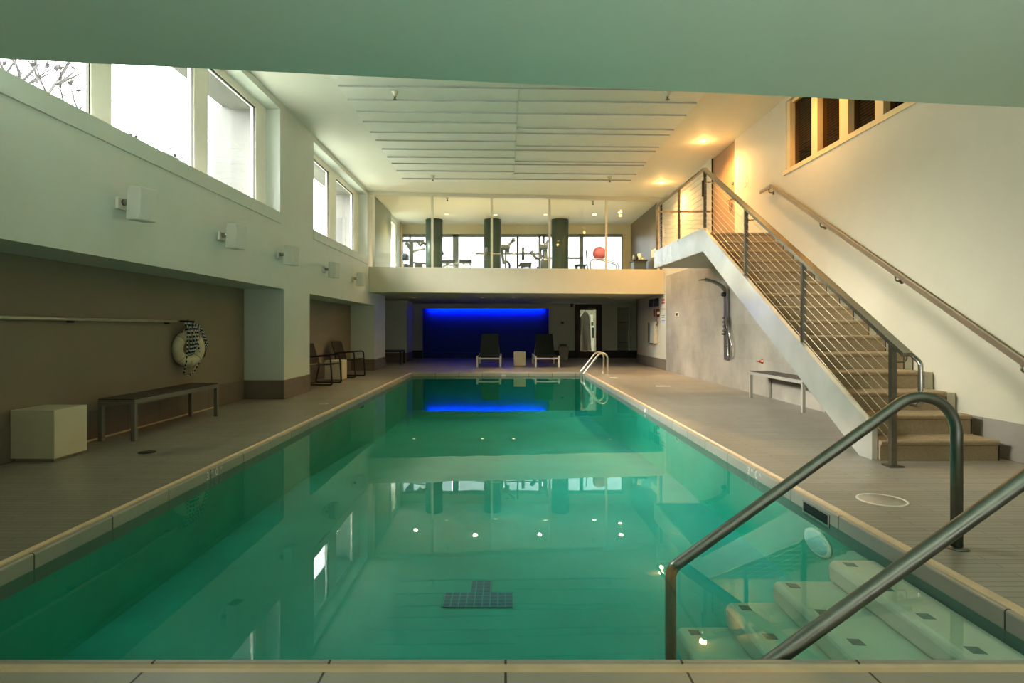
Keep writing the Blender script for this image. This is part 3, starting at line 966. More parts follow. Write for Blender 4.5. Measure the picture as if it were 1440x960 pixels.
# little things on the back wall
th = thing('wall_control', 'small grey control plate on the back wall left of the door', 'control', (2.22, YBK - 0.001, 1.38))
MB().rbox(-0.05, 0.05, -0.015, 0, -0.05, 0.05, 0.003).build('plate', M_machine, th)
th = thing('wall_camera', 'tiny dark camera under the ceiling left of the back door', 'camera', (2.58, YBK - 0.06, 2.03))
MB().lathe([(0.0, -0.05), (0.03, -0.045), (0.05, -0.01), (0.05, 0.05)], (0, 0, 0), 14).build('dome', M_black, th)
MB().box(-0.06, 0.06, -0.06, 0.06, 0.05, 0.09).build('mount', M_dark, th)

# dark bench in the far left alcove
t = thing('low_bench', 'small dark low bench by the far left column', 'bench', (-3.72, 19.4, 0))
MB().box(-0.4, 0.36, -0.4, 0.4, 0.40, 0.45).build('bench_top', M_dark, t)
for sx in (-0.37, 0.32):
    for sy in (-0.37, 0.33):
        MB().box(sx, sx + 0.045, sy, sy + 0.045, 0, 0.40).build('leg', M_dark, t)


# ------------------------------------------------------------------ staircase
RIS, GO, SY1 = 0.1793, 0.309, 5.17
SX0, SX1 = 3.27, 4.30
t = thing('staircase', 'straight carpeted staircase with polished steel stringer rising to the landing', 'stairs', (3.8, 5.2, 0))


def T(x, y, z=None):
    return (x - 3.8, y - 5.2) if z is None else (x - 3.8, y - 5.2, z)


for k in range(15):
    y0, z1 = SY1 + k * GO, (k + 1) * RIS
    z0 = max(0.001, z1 - RIS - 0.16) if k else 0.001
    yb = y0 + GO + 0.03 if k < 14 else y0 + 0.5
    zu = lambda yy: max(0.001, (yy - 5.40) * 0.5628 + 0.03)
    yb = y0 + GO + 0.012 if k < 14 else y0 + 0.33
    pts = [(y0 + 0.012, zu(y0 + 0.012)), (y0 + 0.012, z1 - 0.05), (y0 - 0.004, z1 - 0.035), (y0 - 0.006, z1 - 0.014), (y0 + 0.004, z1 - 0.002), (y0 + 0.018, z1), (yb, z1), (yb, zu(yb))]
    o = MB().prism([(p[0] - 5.2, p[1]) for p in pts], 'x', SX0 - 3.8, SX1 - 3.8).build('step', M_carpet, t)
    MB().box(SX1 + 0.001 - 3.8, SX1 + 0.006 - 3.8, y0 - 5.2 + 0.006, y0 + 0.028 - 5.2, max(0.002, z1 - RIS), z1 - 0.004).build('carpet_edge', M_dark, o)
# stringer and landing fascia
prof = [(5.21, 0.001), (5.21, 0.29), (9.70, 2.80), (9.70, 2.42), (5.40, 0.001)]
MB().prism([(p[0] - 5.2, p[1]) for p in prof], 'x', 3.215 - 3.8, 3.262 - 3.8).build('stringer', M_stringer, t)
MB().prism([(p[0] - 5.2, p[1]) for p in [(9.702, 2.42), (9.702, 2.80), (12.84, 2.82), (12.84, 2.46)]], 'x', 3.215 - 3.8, 3.262 - 3.8).build('landing_fascia', M_stringer, t)
m = MB()
m.box(*[q for q in (3.263 - 3.8, XR - 0.014 - 3.8, 9.80 - 5.2, 12.84 - 5.2, 2.46, 2.685)])
m.build('landing', mat('landing_underside', (0.50, 0.49, 0.45), 0.5), t)
# pale wall string between carpet and wall, stepped like the stair
pts = [(SY1 + 2 * GO + 0.03, 2 * RIS)]
for k in range(2, 15):
    y0, z1 = SY1 + k * GO + 0.03, (k + 1) * RIS - 0.012
    pts += [(y0, z1), (y0 + GO, z1)]
pts += [(SY1 + 15 * GO + 0.03, 14 * RIS - 0.35)]
MB().prism([(p[0] - 5.2, p[1]) for p in pts], 'x', SX1 + 0.004 - 3.8, XR - 0.014 - 3.8).build('wall_string', M_white, t)
# soffit under the flight
pts = [(5.42, 0.012), (9.70, 2.40), (9.70, 2.46), (5.34, 0.012)]
MB().prism([(p[0] - 5.2, p[1]) for p in pts], 'x', 3.263 - 3.8, XR - 0.014 - 3.8).build('flight_soffit', M_white, t)

# railing with steel posts and cables, standing on the top edge of the stringer
YP = (4.97, 6.46, 8.0, 9.66)
SL = (3.74 - 1.045) / (YP[3] - YP[0])
rx = 3.24


def rz(y):
    return 1.045 + (y - YP[0]) * SL


r = thing('stair_railing', 'steel cable railing with square posts along the open side of the stairs and landing', 'railing', (rx, YP[0], 0))


def R(x, y, z):
    return (x - rx, y - YP[0], z)


MB().box(-0.022, 0.022, -0.022, 0.022, 0.012, rz(YP[0]) - 0.02).build('post', M_post, r)
MB().box(-0.06, 0.06, -0.055, 0.055, 0.0, 0.012).build('base_plate', M_post, r)
for y in YP[1:]:
    zb = 0.292 + (min(y, 9.7) + 0.022 - 5.21) * 0.559
    c = MB().box(-0.022, 0.022, y - YP[0] - 0.022, y - YP[0] + 0.022, zb, rz(y) - 0.02)
    c.build('post', M_post, r)
for y in (11.1, 12.72):
    MB().box(-0.02, 0.02, y - YP[0] - 0.02, y - YP[0] + 0.02, 2.823, 3.74).build('post', M_post, r)
MB().bar(R(rx, 4.79, rz(4.79)), R(rx, 9.69, rz(9.69)), 0.075, 0.035).build('top_rail', M_steel, r)
MB().bar(R(rx, 9.67, 3.755), R(rx, 12.75, 3.765), 0.05, 0.03).build('landing_rail', M_post, r)
MB().bar(R(rx, 12.72, 3.66), R(XR - 0.01, 12.72, 3.66), 0.03, 0.04).build('end_rail', M_post, r)
for k in range(9):
    dz = -0.11 - 0.094 * k
    MB().tube([R(rx, YP[0], rz(YP[0]) + dz), R(rx, YP[3], rz(YP[3]) + dz)], 0.0032, 6).build('cable', M_cable, r)
for k in range(9):
    z = 3.66 - 0.092 * k
    MB().tube([R(rx, YP[3], z), R(rx, 12.72, z)], 0.0036, 6).build('cable', M_cable, r)
    MB().tube([R(rx, 12.72, z), R(XR - 0.02, 12.72, z)], 0.0036, 6).build('cable', M_cable, r)
# round handrail on the stair side
hx = 3.355
hz = lambda y: 0.876 + (y - 4.80) * SL
p = fillet([R(hx, 9.62, hz(9.5) + 0.02), R(hx, 9.5, hz(9.5)), R(hx, 4.80, hz(4.80)), R(hx, 4.80, 0.53), R(hx, 4.95, 0.53)], [0.05, 0.05, 0.04], 6)
hr = MB().tube(p, 0.019, 12).build('handrail', M_steel, r)
for y in (YP[0], YP[1], YP[2], 9.55):
    b = MB().tube(fillet([R(rx, y, hz(y) - 0.10), R(hx, y, hz(y) - 0.10), R(hx, y, hz(y) - 0.01)], 0.03, 5), 0.008, 8)
    b.build('rail_bracket', M_post, hr)
MB().tube([R(hx, 4.95, 0.53), R(rx + 0.02, 4.97, 0.53)], 0.016, 8).build('rail_bracket', M_post, hr)
MB().box(-0.045, -0.024, YP[3] - YP[0] - 0.012, YP[3] - YP[0] + 0.012, 3.30, 3.56).build('tensioner', M_dark, r)

# wall handrail
wx = XR - 0.075
wz = lambda y: 0.855 + (y - 4.96) * (3.486 - 0.855) / (9.72 - 4.96)
h = thing('wall_handrail', 'long sloping steel handrail fixed to the cream wall above the stairs', 'handrail', (wx, 7.0, 2.0))
q = lambda y, z, x=wx: (x - wx, y - 7.0, z - 2.0)
m = MB()
m.bar(q(4.5, wz(4.5)), q(9.74, wz(9.74)), 0.03, 0.052)
m.bar(q(9.72, wz(9.72) - 0.004), q(10.13, wz(9.72) - 0.004), 0.03, 0.05)
m.build('rail', mat('warm_rail_steel', (0.50, 0.42, 0.33), 0.35, 0.8, var=0.05), h)
for y in (5.0, 6.62, 8.2, 9.80):
    z = wz(min(y, 9.72))
    b = MB().tube(fillet([q(y, z - 0.03), q(y, z - 0.09), q(y, z - 0.09, XR - 0.005)], 0.025, 5), 0.009, 8)
    b.lathe([(0.0, -0.012), (0.03, -0.012), (0.034, 0.0)], (XR - 0.003 - wx, y - 7.0, z - 0.09 - 2.0), 14, 'x')
    b.build('wall_bracket', M_post, h)

# ------------------------------------------------------------------ shower column, valve, thermostat, wall gear
s = thing('shower_column', 'tall steel shower panel with overhead arm and hose on the grey tile wall', 'shower', (XR - 0.013, 11.76, 0.53))
MB().rbox(-0.055, -0.002, -0.10, 0.10, 0.0, 1.40, 0.012).build('panel', M_chrome, s)
m = MB()
pa = [(-0.03, 0, 1.34), (-0.12, 0, 1.46), (-0.28, 0, 1.55), (-0.47, 0, 1.60)]
for a, b in zip(pa, pa[1:]):
    m.bar(a, b, 0.12, 0.045)
m.build('overhead_arm', M_chrome, s)
MB().rbox(-0.56, -0.42, -0.09, 0.09, 1.575, 1.60, 0.008).build('shower_head', M_steel, s)
MB().lathe([(0.0, -0.10), (0.035, -0.10), (0.045, -0.05), (0.045, -0.02)], (-0.03, 0, 1.30), 14, 'x').build('diverter', M_black, s)
for k in range(4):
    MB().lathe([(0.0, -0.115), (0.022, -0.112), (0.028, -0.06), (0.02, -0.055)], (0, 0.0, 0.84 - 0.085 * k), 14, 'x').build('knob', M_chrome, s)
MB().lathe([(0.0, -0.13), (0.02, -0.128), (0.024, -0.055)], (0, 0.0, 0.52), 12, 'x').build('spout', M_chrome, s)
MB().tube(fillet([(-0.07, -0.12, 0.80), (-0.08, -0.17, 0.62), (-0.06, -0.12, 0.32), (-0.05, -0.16, 0.06), (-0.05, -0.30, 0.06), (-0.06, -0.36, 0.30), (-0.07, -0.25, 0.50), (-0.07, -0.19, 0.78)], 0.07, 6), 0.013, 8).build('hose', M_steel, s)
MB().rbox(-0.10, -0.056, -0.15, -0.09, 0.70, 0.86, 0.01).build('hand_shower', M_chrome, s)
v = thing('wall_valve', 'small copper wall valve above the right bench', 'valve', (XR - 0.013, 10.2, 0.59))
MB().lathe([(0.0, -0.05), (0.02, -0.05), (0.02, -0.006), (0.04, -0.004), (0.04, -0.0005)], (0, 0, 0), 14, 'x').build('stub', M_copper, v)
MB().box(-0.075, -0.05, -0.06, 0.06, -0.012, 0.012).build('handle', M_copper, v)
th = thing('thermostat', 'small cream thermostat with dark display on the grey tile wall', 'thermostat', (XR - 0.0114, 15.2, 1.516))
MB().rbox(-0.025, -0.0005, -0.14, 0.14, -0.06, 0.06, 0.008).build('case', M_cube, th)
MB().box(-0.027, -0.0245, -0.07, 0.07, -0.035, 0.035).build('display', M_black, th)

for y, lb in ((18.0, 'dark square louvred vent high on the right wall, farther one'), (17.35, 'dark square louvred vent high on the right wall, nearer one')):
    v = thing('wall_vent', lb, 'vent', (XR, y, 1.92), 0, 'vents by the emergency phone')
    MB().box(-0.02, -0.001, -0.24, 0.24, -0.12, 0.12).build('frame', M_machine, v)
    m = MB()
    for k in range(5):
        m.box(-0.03, -0.02, -0.21, 0.21, -0.10 + 0.045 * k, -0.08 + 0.045 * k)
    m.build('louvre', M_black, v)
ph = thing('emergency_phone', 'red emergency wall phone with hanging cord on the white wall', 'phone', (XR, 17.1, 1.60))
MB().rbox(-0.075, -0.001, -0.07, 0.07, -0.115, 0.115, 0.01).build('phone_case', M_red, ph)
MB().rbox(-0.075, 0.0, 0.02, 0.10, 0.02, 0.10, 0.008).build('label_plate', M_paper, ph).location = (-0.005, -0.175, -0.06)
MB().tube(fillet([(-0.12, 0.05, -0.10), (-0.13, 0.05, 0.10)], []), 0.022, 8).build('handset', M_red, ph)
MB().tube([(-0.06 + 0.01 * math.sin(i), 0.09 * math.cos(PI * i / 16), -0.11 - 0.26 * math.sin(PI * i / 16)) for i in range(17)], 0.008, 8).build('cord', M_red, ph)
tw = thing('towel_dispenser', 'white wall dispenser with tall black slot below the vents', 'dispenser', (XR, 17.65, 0.72))
MB().rbox(-0.10, -0.001, -0.42, 0.36, 0.0, 0.64, 0.01).build('case', M_white, tw)
MB().box(-0.104, -0.099, 0.17, 0.34, 0.02, 0.61).build('slot', M_black, tw)
MB().rbox(-0.14, -0.08, -0.20, 0.06, -0.03, 0.0, 0.008).build('outlet', M_black, tw)
sg = thing('pool_rules_sign', 'white notice with red and blue lettering at the edge of the tile wall', 'sign', (XR, 16.62, 1.25))
MB().box(-0.006, -0.001, -0.20, 0.20, 0.0, 0.92).build('board', M_paper, sg)
m = MB()
for z in (0.60, 0.68):
    for q_ in range(5):
        m.box(-0.008, -0.006, -0.15 + q_ * 0.062, -0.105 + q_ * 0.062, z, z + 0.05)
m.build('red_lettering', M_redink, sg)
m = MB()
for z in (0.26, 0.21, 0.12, 0.08):
    m.box(-0.008, -0.006, -0.16, 0.16, z, z + 0.016)
m.build('blue_lettering', M_blueink, sg)
m = MB()
for z in (0.80, 0.84, 0.42, 0.46):
    m.box(-0.008, -0.006, -0.15, 0.15, z, z + 0.01)
m.build('grey_lettering', M_bench, sg)


# ------------------------------------------------------------------ benches, cubes
def bench(name, label, x0, x1, y0, y1, h, metal):
    b = thing(name, label, 'bench', ((x0 + x1) / 2, (y0 + y1) / 2, 0), 0)
    hx_, hy_ = (x1 - x0) / 2, (y1 - y0) / 2
    m = MB()
    m.box(-hx_, hx_, -hy_, -hy_ + 0.045, h - 0.06, h - 0.012).box(-hx_, hx_, hy_ - 0.045, hy_, h - 0.06, h - 0.012)
    m.box(-hx_, -hx_ + 0.04, -hy_ + 0.045, hy_ - 0.045, h - 0.06, h - 0.012).box(hx_ - 0.04, hx_, -hy_ + 0.045, hy_ - 0.045, h - 0.06, h - 0.012)
    m.build('seat_frame', metal, b)
    m = MB()
    nsl = 5
    wsl = (x1 - x0 - 0.012) / nsl
    for k in range(nsl):
        m.box(-hx_ + 0.006 + k * wsl, -hx_ + k * wsl + wsl, -hy_ + 0.004, hy_ - 0.004, h - 0.012, h)
    m.build('seat', M_bench_top, b)
    for sx in (-1, 1):
        for sy in (-1, 1):
            xa, ya = sx * (hx_ - 0.022), sy * (hy_ - 0.024)
            MB().rbox(xa - 0.022, xa + 0.022, ya - 0.024, ya + 0.024, 0, h - 0.061, 0.003).build('leg', metal, b)
    return b


bench('bench', 'low grey metal bench with dark slatted top under the life ring', -4.17, -3.79, 6.07, 7.85, 0.435, M_bench)
bench('bench', 'grey metal bench with dark top half hidden behind the steel stair stringer', 4.05, 4.40, 8.1, 9.88, 0.455, mat('silver_bench_frame', (0.46, 0.44, 0.39), 0.4, 0.4, var=0.04))


def cube(label, x, y, rot=0.0, s=0.39, h=0.45):
    c = thing('cube_table', label, 'side table', (x, y, 0), rot, 'cream cube side tables')
    MB().rbox(-s / 2, s / 2, -s / 2, s / 2, 0.028, h, 0.006).build('body', M_cube, c)
    MB().box(-s / 2 + 0.025, s / 2 - 0.025, -s / 2 + 0.025, s / 2 - 0.025, 0, 0.028).build('plinth', M_cube_base, c)


cube('cream cube table on the left deck beside the low bench', -4.075, 5.31, -0.02)
cube('cream cube table between the two dark armchairs', -3.80, 13.3, 0.0)
cube('cream cube table between the two loungers at the far pool end', 0.43, 18.25, 0.0, 0.36)


# ------------------------------------------------------------------ armchairs (face +x)
def chair(label, loc, rot):
    c = thing('armchair', label, 'chair', loc, rot, 'dark sling armchairs in the left alcove')
    for sy in (-1, 1):
        y = sy * 0.28
        p = fillet([(-0.19, y, 0.40), (-0.225, y, 0.575), (0.26, y, 0.61), (0.30, y, 0.012), (-0.26, y, 0.012), (-0.17, y, 0.42)], [0.03, 0.05, 0.04, 0.04], 5)
        m = MB()
        for a, b in zip(p, p[1:]):
            pass
        m.tube(p, 0.0165, 8)
        m.build('side_frame', M_dark, c)
    m = MB()
    for y in (-0.26, 0.26):
        m.tube([(0.27, y, 0.43), (-0.18, y, 0.395), (-0.31, y, 0.835)], 0.014, 8)
    m.tube([(-0.31, -0.26, 0.835), (-0.31, 0.26, 0.835)], 0.014, 8)
    m.tube([(0.27, -0.28, 0.43), (0.27, 0.28, 0.43)], 0.014, 8)
    m.build('seat_frame', M_dark, c)
    m = MB()
    m.hexa([(-0.17, -0.25, 0.385), (0.27, -0.25, 0.42), (0.27, 0.25, 0.42), (-0.17, 0.25, 0.385), (-0.17, -0.25, 0.405), (0.27, -0.25, 0.44), (0.27, 0.25, 0.44), (-0.17, 0.25, 0.405)])
    m.build('seat', M_sling, c)
    m = MB()
    m.hexa([(-0.20, -0.25, 0.43), (-0.18, -0.25, 0.43), (-0.18, 0.25, 0.43), (-0.20, 0.25, 0.43), (-0.32, -0.25, 0.84), (-0.30, -0.25, 0.84), (-0.30, 0.25, 0.84), (-0.32, 0.25, 0.84)])
    m.build('backrest', M_sling, c)
    MB().tube([(-0.25, -0.28, 0.02), (-0.25, 0.28, 0.02)], 0.012, 8).build('stretcher', M_dark, c)


chair('dark sling armchair nearest the camera, half behind the left column', (-3.80, 12.34, 0), -0.06)
chair('dark sling armchair beyond the cream cube table in the left alcove', (-3.77, 14.25, 0), -0.16)


# ------------------------------------------------------------------ loungers (foot towards the camera)
def lounger(label, x, y):
    c = thing('sun_lounger', label, 'lounger', (x, y, 0), 0, 'loungers at the far pool end')
    m = MB()
    for sx in (-1, 1):
        m.box(sx * 0.345 - 0.022, sx * 0.345 + 0.022, 0.0, 1.9, 0.245, 0.305)
    m.box(-0.345, 0.345, 0.0, 0.04, 0.245, 0.285).box(-0.345, 0.345, 1.86, 1.9, 0.245, 0.285)
    m.build('frame', M_lounge, c)
    for sx in (-1, 1):
        for yy in (0.025, 1.86):
            MB().rbox(sx * 0.345 - 0.028, sx * 0.345 + 0.028, yy - 0.028, yy + 0.028, 0, 0.34, 0.006).build('leg', M_lounge, c)
    m = MB()
    m.hexa([(-0.32, 0.05, 0.305), (0.32, 0.05, 0.305), (0.32, 1.15, 0.33), (-0.32, 1.15, 0.33), (-0.32, 0.05, 0.325), (0.32, 0.05, 0.325), (0.32, 1.15, 0.35), (-0.32, 1.15, 0.35)])
    m.build('seat', M_lsling, c)
    m = MB()
    m.hexa([(-0.305, 1.13, 0.35), (0.305, 1.13, 0.35), (0.305, 1.17, 0.34), (-0.305, 1.17, 0.34), (-0.27, 1.52, 0.985), (0.27, 1.52, 0.985), (0.27, 1.55, 0.975), (-0.27, 1.55, 0.975)])
    m.build('backrest', M_lsling, c)
    for sx in (-1, 1):
        MB().bar((sx * 0.27, 1.40, 0.72), (sx * 0.30, 1.75, 0.31), 0.02, 0.02).build('back_strut', M_lounge, c)


lounger('white framed sun lounger with dark sling, left of the cream cube table', -0.50, 17.65)
lounger('white framed sun lounger with dark sling, right of the cream cube table', 1.24, 17.65)

# ------------------------------------------------------------------ speakers
for k, y in enumerate((5.59, 7.55, 9.49, 11.85, 14.07)):
    lb = ['below the first big window, largest of the row', 'below the second pane of the big window', 'at the far end of the big window',
          'below the second high window', 'next to the gym balcony, smallest of the row'][k]
    c = thing('wall_speaker', 'white box speaker on the left wall ' + lb, 'speaker', (XL, y, 2.32), 0, 'white speakers along the left wall')
    MB().rbox(0.0005, 0.03, -0.075, 0.075, -0.05, 0.06, 0.006).build('wall_plate', M_speaker, c)
    MB().tube([(0.02, 0, 0.02), (0.11, 0, 0.02)], 0.03, 10).build('bracket_arm', M_steel, c)
    b = MB().rbox(-0.075, 0.075, -0.095, 0.095, -0.155, 0.155, 0.006).build('cabinet', M_speaker, c, rot=(0.0, 0.06, -0.28), loc=(0.205, 0.0, 0.0))
    MB().rbox(0.074, 0.082, -0.087, 0.087, -0.147, 0.147, 0.003).build('grille', M_speaker_g, b)

# ------------------------------------------------------------------ shepherd pole, life ring, rope
p = thing('reach_pole', 'long pale horizontal reach pole hung on the taupe wall', 'pole', (-4.22, 6.0, 1.245))
MB().tube([(0, -3.2, 0), (0, 1.62, 0)], 0.0165, 12).build('pole', M_pole, p)
for y in (-2.0, -0.2, 1.45):
    MB().box(-0.058, 0.0, y - 0.012, y + 0.012, -0.035, -0.012).build('hook', M_dark, p)
c = thing('life_ring', 'cream life ring hanging on the taupe wall at the end of the reach pole', 'life ring', (-4.165, 7.80, 0.89), 0)
m = MB()
Rm, rm = 0.168, 0.072
n1, n2 = 40, 16
vs = [(rm * 0.85 * math.sin(b), (Rm + rm * math.cos(b)) * math.cos(a), (Rm + rm * math.cos(b)) * math.sin(a)) for a in [2 * PI * i / n1 for i in range(n1)] for b in [2 * PI * j / n2 for j in range(n2)]]
fs = [(i * n2 + j, ((i + 1) % n1) * n2 + j, ((i + 1) % n1) * n2 + (j + 1) % n2, i * n2 + (j + 1) % n2) for i in range(n1) for j in range(n2)]
m._add(vs, fs, True)
rg = m.build('ring', M_ring, c, rot=(0, 0, -0.36))
for a in (0.8, 2.35, 3.9, 5.5):
    MB().tube([((rm * 0.87) * math.sin(b), (Rm + rm * 1.02 * math.cos(b)) * math.cos(a), (Rm + rm * 1.02 * math.cos(b)) * math.sin(a)) for b in [2 * PI * j / 16 for j in range(16)]], 0.006, 6, closed=True).build('band', M_rope_pale, rg)
MB().lathe([(0.0, 0.0), (0.012, 0.0), (0.012, 0.12), (0.0, 0.12)], (-0.11, 0, 0.36), 8, 'x').build('wall_hook', M_dark, c)

rp = thing('throw_rope', 'bundle of navy and white throw rope draped over the life ring', 'rope', (-4.165, 7.80, 0.89))
rng = random.Random(4)


def strand(pts, r=0.0095, mtl=None):
    q_ = fillet(pts, 0.05, 5)
    MB().tube(q_, r, 6).build('strand', mtl or M_rope, rp)


for k in range(9):                              # hanging from the hook, over the ring and into its hole
    y = -0.11 + 0.03 * k + rng.uniform(-0.01, 0.01)
    yb = -0.06 + 0.014 * k
    xo = 0.055 + rng.uniform(0, 0.025)
    strand([(0.0, y * 0.9, 0.365), (xo * 0.7, y, 0.25), (xo + 0.02, y * 0.9, 0.15), (0.06, yb, 0.02 - rng.uniform(0, 0.06)), (0.02, yb * 0.8, -0.08)])
for k in range(4):                              # coils to the right
    w_ = 0.16 + 0.05 * k
    strand([(0.02, 0.05, 0.34 - 0.02 * k), (0.05, 0.10 + w_ * 0.6, 0.30 - 0.03 * k), (0.045, 0.14 + w_, 0.14 - 0.05 * k), (0.05, 0.10 + w_ * 0.5, 0.03), (0.06, 0.08, 0.10)], 0.0085)
strand([(0.07, -0.15, 0.22), (0.085, -0.19, 0.0), (0.08, -0.20, -0.16), (0.02, -0.15, -0.31), (0.01, -0.02, -0.365), (0.02, 0.10, -0.31), (0.085, 0.13, -0.12), (0.085, 0.10, 0.10)])
strand([(0.08, 0.08, 0.12), (0.09, 0.11, -0.08), (0.085, 0.11, -0.2), (0.03, 0.06, -0.30)])
strand([(0.05, -0.10, 0.33), (0.07, -0.22, 0.24), (0.04, -0.28, 0.21)], 0.0085)
strand([(0.085, -0.08, -0.16), (0.03, 0.0, -0.30), (0.02, 0.04, -0.33), (0.085, 0.07, -0.19)], 0.007, M_rope_pale)
strand([(0.08, 0.17, -0.02), (0.05, 0.26, -0.06), (0.07, 0.18, -0.12)], 0.006, M_rope_pale)
strand([(0.05, 0.33, 0.08), (0.02, 0.42, -0.02), (0.02, 0.36, -0.14), (0.04, 0.22, -0.12)], 0.006, M_dark)


# ------------------------------------------------------------------ gym things (floor at 2.70)
GF = 2.70


def G(px, py, y):
    """where a line of sight meets the depth y"""
    return Vector(((px - XC) * y / F, y, CAMZ + (YC - py) * y / F))


for px, lb in ((610.5, 'leftmost of the three dark green round columns in the gym'), (692.5, 'middle one of the three dark green round columns in the gym'), (787.5, 'rightmost of the three dark green round columns in the gym')):
    c = thing('round_column', lb, 'column', ((px - XC) * 19.9 / F, 19.9, GF), 0, 'round gym columns', 'structure')
    MB().lathe([(0.285, 0.0), (0.285, ZC - GF)], (0, 0, 0), 40).build('shaft', M_col_gym, c)
    MB().lathe([(0.286, 0.001), (0.297, 0.001), (0.297, 0.12), (0.286, 0.12)], (0, 0, 0), 40).build('foot_ring', M_dark, c)


def gthing(name, label, cat, px, y, group=None):
    p = G(px, 400, y)
    return thing(name, label, cat, (p.x, y, GF), 0, group), Vector((p.x, y, GF))


def gp(o, *pts, y):
    out = []
    for q_ in pts:
        yy = q_[2] if len(q_) > 2 else y
        out.append(G(q_[0], q_[1], yy) - o)
    return out


# lever machine on the left
t, o = gthing('weight_machine', 'grey lever weight machine by the timber pillar in the gym', 'gym machine', 579, 19.3)
y = 19.3
MB().bar(Vector((0, 0, 0)), gp(o, (579.5, 341), y=y)[0], 0.09, 0.09).build('upright', M_machine, t)
MB().bar(*gp(o, (565, 338.5), (596, 339.5), y=y), 0.08, 0.07).build('top_arm', M_machine, t)
MB().bar(*gp(o, (571, 341), (580, 353), y=y), 0.07, 0.10).build('gusset', M_machine, t)
MB().tube(gp(o, (579, 355.5), (583, 353), (589, 351), (598, 350), y=y), 0.035, 8).build('lever_arm', M_machine_l, t)
MB().tube(gp(o, (588, 340), (591, 345), (595, 341), (599, 344), y=y), 0.05, 8).build('grip', M_machine, t)
m = MB()
a = gp(o, (566, 366), (574, 357), y=y)
m.rbox(a[0].x, a[1].x, -0.2, 0.2, a[0].z, a[1].z, 0.05)
m.build('backrest', M_pad, t)
MB().rbox(a[0].x + 0.05, a[1].x + 0.02, -0.2, 0.2, 0.35, 0.55, 0.04).build('seat', M_pad, t)
MB().bar(gp(o, (578, 369), y=y)[0], gp(o, (599, 370.5), y=y)[0], 0.06, 0.05).build('cross_bar', M_machine, t)
MB().box(-0.3, 0.9, -0.5, -0.42, 0.0, 0.06).box(-0.06, 0.06, -0.5, 0.5, 0.0, 0.06).build('base_frame', M_machine, t)
m = MB()
for k in range(7):
    m.box(0.12, 0.34, -0.1, 0.1, 0.08 + k * 0.075, 0.145 + k * 0.075)
m.build('weight_stack', M_machine, t)

# flat bench
t, o = gthing('weight_bench', 'padded exercise bench between the left and middle gym columns', 'exercise bench', 642, 18.9)
y = 18.9
for a, b, nm in (((621, 369.0), (640.5, 366), 'seat_pad'), ((646, 368.8), (663.5, 365.3), 'back_pad')):
    q0, q1 = gp(o, a, b, y=y)
    MB().rbox(q0.x, q1.x, -0.14, 0.14, q0.z, q1.z, 0.02).build(nm, M_pad, t)
q0, q1 = gp(o, (622, 369.5), (662, 369.5), y=y)
MB().bar(q0, q1, 0.06, 0.05).build('spine', M_machine_l, t)
for px in (628, 652, 661):
    q0 = gp(o, (px, 370), y=y)[0]
    for sy in (-0.22, 0.22):
        MB().bar(q0, Vector((q0.x + 0.05, sy, 0.0)), 0.04, 0.04).build('leg', M_machine_l, t)
MB().tube(gp(o, (622, 375), (630, 372), (640, 374.5), y=y), 0.03, 8).build('foot_hook', M_machine_l, t)
MB().tube([q0 + Vector((-0.9, -0.2, 0.33)), q0 + Vector((-0.9, 0.2, 0.33))], 0.05, 10).build('roller_pad', M_pad, t)

# barbell rack with barbell
t, o = gthing('squat_rack', 'dark barbell rack with tall upright to the right of the middle gym column', 'weight rack', 728, 18.8)
y = 18.8
for dx in (0.0, -0.80):
    top = gp(o, (728, 333), y=y)[0].z
    MB().box(dx - 0.03, dx + 0.03, -0.035, 0.035, 0.0, top).build('upright', M_black, t)
    MB().box(dx - 0.03, dx + 0.03, -0.2, 0.4, 0.0, 0.06).build('foot', M_black, t)
    MB().box(dx - 0.03, dx + 0.03, -0.13, -0.035, gp(o, (728, 357.3), y=y)[0].z - 0.065, gp(o, (728, 357.3), y=y)[0].z - 0.024).build('cradle', M_black, t)
MB().box(-0.77, -0.03, -0.03, 0.03, 0.06, 0.12).build('cross_bar', M_black, t)
bar_z = gp(o, (728, 357.3), y=y)[0].z
bb = thing('barbell', 'barbell with a disc at each end resting on the dark rack', 'barbell', (o.x - 0.6, y - 0.085, GF + bar_z))
MB().tube([(-0.72, 0, 0), (1.35, 0, 0)], 0.022, 10).build('bar', M_post, bb)
for px in (684.0, 735.5):
    cx = (px - XC) * (y - 0.085) / F - (o.x - 0.6)
    MB().lathe([(0.02, -0.04), (0.19, -0.04), (0.205, -0.025), (0.205, 0.025), (0.19, 0.04), (0.02, 0.04)], (cx, 0, 0), 28, 'x').build('weight_plate', M_machine, bb)
t, o = gthing('press_bench', 'low dark padded bench under the barbell bar', 'exercise bench', 739, 18.2)
q0, q1 = gp(o, (732.5, 374), (747, 371), y=18.2)
MB().rbox(q0.x, q1.x, -0.5, 0.4, q0.z, q1.z, 0.02).build('pad', M_pad, t)
for sx in (q0.x + 0.04, q1.x - 0.04):
    MB().box(sx - 0.025, sx + 0.025, -0.3, -0.25, 0, q0.z).box(sx - 0.025, sx + 0.025, 0.2, 0.25, 0, q0.z).build('leg', M_machine, t)
MB().bar(gp(o, (730, 374.5), y=18.2)[0], gp(o, (733.5, 369), y=18.2)[0], 0.08, 0.05).build('backrest_bar', M_black, t)

